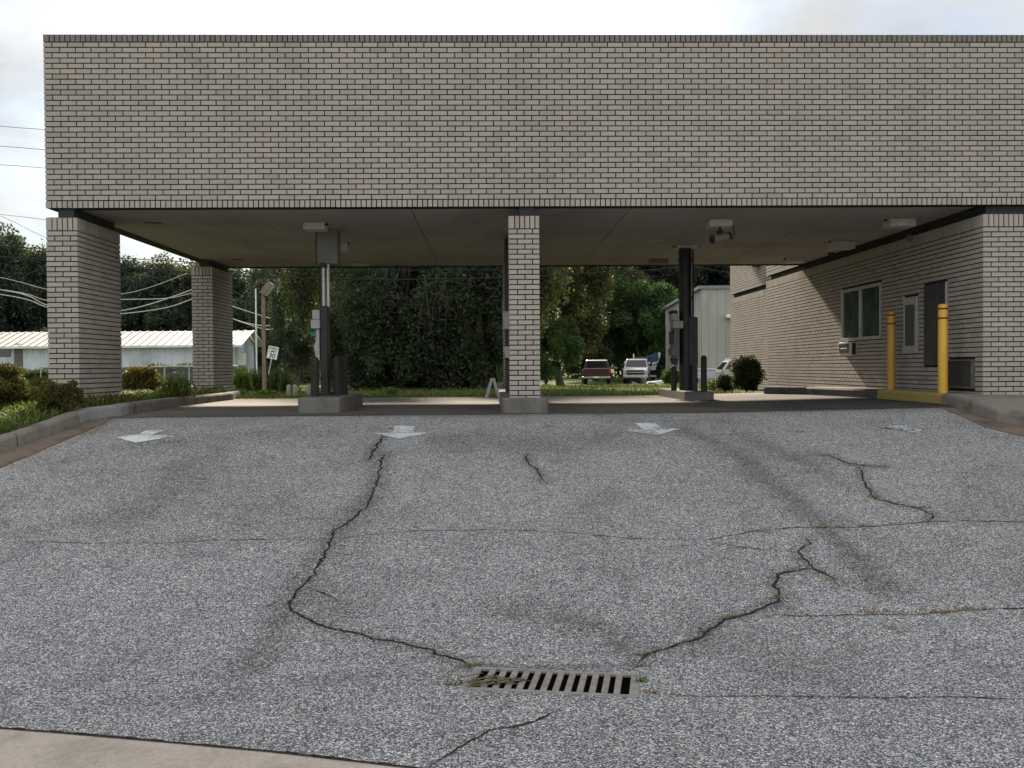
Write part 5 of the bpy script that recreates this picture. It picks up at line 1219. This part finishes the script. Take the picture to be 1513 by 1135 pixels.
# ------------------------------------------------------------------ utility poles and wires
def upole(px,Y,ztop,label,transformer=False):
    p=atY(px,480,Y); zb=zg(p.x,Y); g=empty('utility_pole',(p.x,Y,zb),label,'utility pole','utility poles along the road')
    mb=MB(); mb.tube([(0,0,-.1),(0,0,ztop)],[.15,.11],12); mb.build('pole',M['vinewood'],g)
    mb=MB(); mb.bev((-1.1,-.06,ztop-.55),(1.1,.06,ztop-.43),.01); ca=mb.build('crossarm',M['bark'],g)
    for x in (-1,-.4,.4,1):
        mb=MB(); mb.lathe([(.02,0),(.05,.03),(.03,.07),(.05,.11),(.001,.16)],(x,0,ztop-.43),10); mb.build('insulator',M['white'],ca)
    if transformer:
        zt=atY(418,432,Y).z-zb; mb=MB(); mb.lathe([(.001,-.42),(.26,-.4),(.28,-.35),(.28,.3),(.24,.38),(.001,.4)],(-.42,0,zt),16)
        t=mb.build('transformer',M['carblue'],g); mb=MB(); mb.lathe([(.03,.38),(.06,.42),(.03,.5),(.05,.55),(.001,.6)],(-.5,0,zt),8); mb.lathe([(.03,.38),(.06,.42),(.03,.5),(.05,.55),(.001,.6)],(-.32,0,zt),8); mb.build('bushing',M['white'],t)
    return g
upole(312,60,9.0,'wooden utility pole hidden behind the rear left brick pillar')
upole(423.5,74,10.0,'wooden utility pole with a grey transformer left of the dark trees',True)
gw_='overhead wires'
def wire(pts,Y0,Y1,rad,mat,label):
    k=len(pts); P3=[]
    for i,(x,y) in enumerate(pts): P3.append(atY(x,y,Y0+(Y1-Y0)*i/(k-1)))
    # smooth (Catmull-Rom)
    out=[]
    for i in range(k-1):
        a,b,c,d=P3[max(i-1,0)],P3[i],P3[i+1],P3[min(i+2,k-1)]
        for j in range(8):
            t=j/8; out.append(.5*((2*b)+(c-a)*t+(2*a-5*b+4*c-d)*t*t+(3*b-a-3*c+d)*t**3))
    out.append(P3[-1]); mb=MB(); c0=out[len(out)//2]; mb.tube(out,rad,6); o=mb.build('power_line',mat,loc=c0); tag(o,label,'wire',gw_)
M['wirewhite']=simple('pale_cable',(.50,.49,.44),.6); M['wireblack']=simple('black_cable',(.015,.016,.018),.6)
wire([(-400,150),(-150,172),(0,186.5),(64,191.5),(180,201),(312,214)],60,60,.016,M['wireblack'],'highest thin wire crossing the sky left of the canopy')
wire([(-400,190),(-150,206),(0,216),(66,221.5),(180,232),(312,246)],60,60,.016,M['wireblack'],'second highest thin wire crossing the sky left of the canopy')
wire([(-400,222),(-150,235),(0,243.5),(67,248.5),(180,258),(312,272)],60,60,.016,M['wireblack'],'third thin wire in the sky, nearest the lower corner of the fascia')
wire([(-400,270),(-150,302),(0,317),(68,325),(180,342),(312,360)],60,60,.014,M['wireblack'],'thin wire in the sky just above the front left pillar top')
wire([(-300,205),(-120,278),(0,319),(68,351),(180,390),(312,415)],60,60,.014,M['wireblack'],'steep thin wire meeting the front left pillar')
wire([(-400,338),(-150,354),(0,364),(70,368.5),(179,381),(281,387.5),(342,394),(420,398),(600,399.5),(741,399),(798,397),(912,391)],30,31,.014,M['wireblack'],'upper thick black cable running behind both pillars under the soffit')
wire([(-400,350),(-150,368),(0,379),(70,384.5),(179,395),(279,402.6),(345,407),(420,410),(483,412),(600,413),(741,410.5),(798,408),(907,401.6)],30,31,.021,M['wireblack'],'lower thick black cable crossing the dark trees')
wire([(907,401.6),(954,399.6),(995,396),(1024,395),(1073,402.5),(1150,420)],31,30,.018,M['wireblack'],'black cable sagging down towards the metal shed')
wire([(-300,378),(-100,397),(0,410),(70,427.7),(128,437),(179,434.6),(225,423.5),(276,404),(312,392)],57,60,.022,M['wirewhite'],'uppermost pale cable sagging between the two left pillars')
wire([(-300,400),(0,428),(70,444),(128,443),(179,442.5),(244,441),(281,433.7),(312,424)],57,60,.03,M['wirewhite'],'flat pale cable in the middle of the gap between the two left pillars')
wire([(-300,395),(0,428),(70,451),(128,461),(179,459),(225,448.5),(281,429),(312,416)],56,60,.036,M['wirewhite'],'pale cable crossing the flat one between the two left pillars')
wire([(-300,400),(0,435),(70,454),(128,464),(179,463.7),(244,455),(282,442.6),(312,432)],55,60,.036,M['wirewhite'],'lowest pale cable between the two left pillars')
wire([(312,441),(344,453),(392,468.5),(420,475.7)],60,74,.03,M['wirewhite'],'straight pale cable sloping down behind the lamp post')
wire([(312,455),(344,471.3),(373.7,479.5),(398,481.5),(421,475)],60,74,.034,M['wirewhite'],'pale cable hanging in a shallow curve behind the lamp post')
wire([(312,452),(343,470.5),(379,483.6),(398,487),(423.7,483.6)],60,73,.034,M['wirewhite'],'lowest pale cable curving behind the lamp post')
# ------------------------------------------------------------------ world, sun, camera
SUN_EL,SUN_AZ=R(30),R(-6)          # azimuth from +Y towards +X
sd=Vector((math.sin(SUN_AZ)*math.cos(SUN_EL),math.cos(SUN_AZ)*math.cos(SUN_EL),math.sin(SUN_EL)))
w=bpy.data.worlds.new('World'); bpy.context.scene.world=w; w.use_nodes=True; t=w.node_tree; t.nodes.clear()
L=t.links.new; nd=t.nodes.new
out=nd('ShaderNodeOutputWorld'); bg=nd('ShaderNodeBackground'); L(bg.outputs[0],out.inputs[0]); bg.inputs[1].default_value=.11
sky=nd('ShaderNodeTexSky'); sky.sky_type='NISHITA'; sky.sun_disc=False; sky.sun_elevation=SUN_EL; sky.sun_rotation=SUN_AZ; sky.air_density=1.0; sky.dust_density=1.5; sky.altitude=50
tc=nd('ShaderNodeTexCoord'); mp=nd('ShaderNodeMapping'); mp.inputs['Scale'].default_value=(1.0,1.0,2.6); L(tc.outputs['Generated'],mp.inputs[0])
nz=nd('ShaderNodeTexNoise'); nz.inputs['Scale'].default_value=3.1; nz.inputs['Detail'].default_value=7; nz.inputs['Roughness'].default_value=.56; nz.inputs['Distortion'].default_value=.35; L(mp.outputs[0],nz.inputs[0])
rp=nd('ShaderNodeValToRGB'); rp.color_ramp.elements[0].position=.36; rp.color_ramp.elements[0].color=(.35,.35,.35,1); rp.color_ramp.elements[1].position=.56; rp.color_ramp.elements[1].color=(1,1,1,1); L(nz.outputs[0],rp.inputs[0])
nz2=nd('ShaderNodeTexNoise'); nz2.inputs['Scale'].default_value=5; nz2.inputs['Detail'].default_value=6; L(mp.outputs[0],nz2.inputs[0])
cc=nd('ShaderNodeValToRGB'); cc.color_ramp.elements[0].position=.3; cc.color_ramp.elements[0].color=(.72,.74,.76,1); cc.color_ramp.elements[1].position=.62; cc.color_ramp.elements[1].color=(1.0,.985,.95,1); L(nz2.outputs[0],cc.inputs[0])
# veiled sun: the cloud sheet is brighter towards the sun
dt=nd('ShaderNodeVectorMath'); dt.operation='DOT_PRODUCT'; L(tc.outputs['Generated'],dt.inputs[0]); dt.inputs[1].default_value=sd
mx=nd('ShaderNodeMath'); mx.operation='MAXIMUM'; mx.inputs[1].default_value=0; L(dt.outputs['Value'],mx.inputs[0])
pw=nd('ShaderNodeMath'); pw.operation='POWER'; pw.inputs[1].default_value=40; L(mx.outputs[0],pw.inputs[0])
ma=nd('ShaderNodeMath'); ma.operation='MULTIPLY_ADD'; ma.inputs[1].default_value=9.0; mb_=nd('ShaderNodeMath'); mb_.operation='MULTIPLY_ADD'; mb_.inputs[1].default_value=-2.2; mb_.inputs[2].default_value=5.4; L(dt.outputs['Value'],mb_.inputs[0]); L(mb_.outputs[0],ma.inputs[2]); L(pw.outputs[0],ma.inputs[0])
vm=nd('ShaderNodeVectorMath'); vm.operation='SCALE'; L(cc.outputs[0],vm.inputs[0]); L(ma.outputs[0],vm.inputs['Scale'])
mi=nd('ShaderNodeMix'); mi.data_type='RGBA'; L(rp.outputs[0],mi.inputs[0]); sk=nd('ShaderNodeVectorMath'); sk.operation='MULTIPLY'; L(sky.outputs[0],sk.inputs[0]); sk.inputs[1].default_value=(.42,.5,.58); L(sk.outputs[0],mi.inputs[6]); L(vm.outputs[0],mi.inputs[7]); L(mi.outputs[2],bg.inputs[0])
sl_=bpy.data.lights.new('sun','SUN'); sl_.energy=4.4; sl_.angle=R(4.0); sl_.color=(1,.86,.68); so=bpy.data.objects.new('sun',sl_); C.objects.link(so)
so.rotation_euler=(-sd).to_track_quat('-Z','Y').to_euler(); so.location=sd*60
cam=bpy.data.cameras.new('camera'); cam.sensor_fit='HORIZONTAL'; cam.sensor_width=36; cam.lens=36*F/W0; cam.clip_end=3000; cam.clip_start=.05
co=bpy.data.objects.new('camera',cam); C.objects.link(co)
Rm=Matrix((( _rt.x,_up.x,-_fw.x),(_rt.y,_up.y,-_fw.y),(_rt.z,_up.z,-_fw.z))); co.matrix_world=Matrix.Translation(CAM)@Rm.to_4x4()
sc=bpy.context.scene; sc.camera=co
sc.view_settings.view_transform='Standard'; sc.view_settings.look='None'; sc.view_settings.gamma=1; sc.view_settings.exposure=1.2
sc.render.engine='CYCLES'; sc.cycles.max_bounces=6; sc.cycles.use_denoising=True
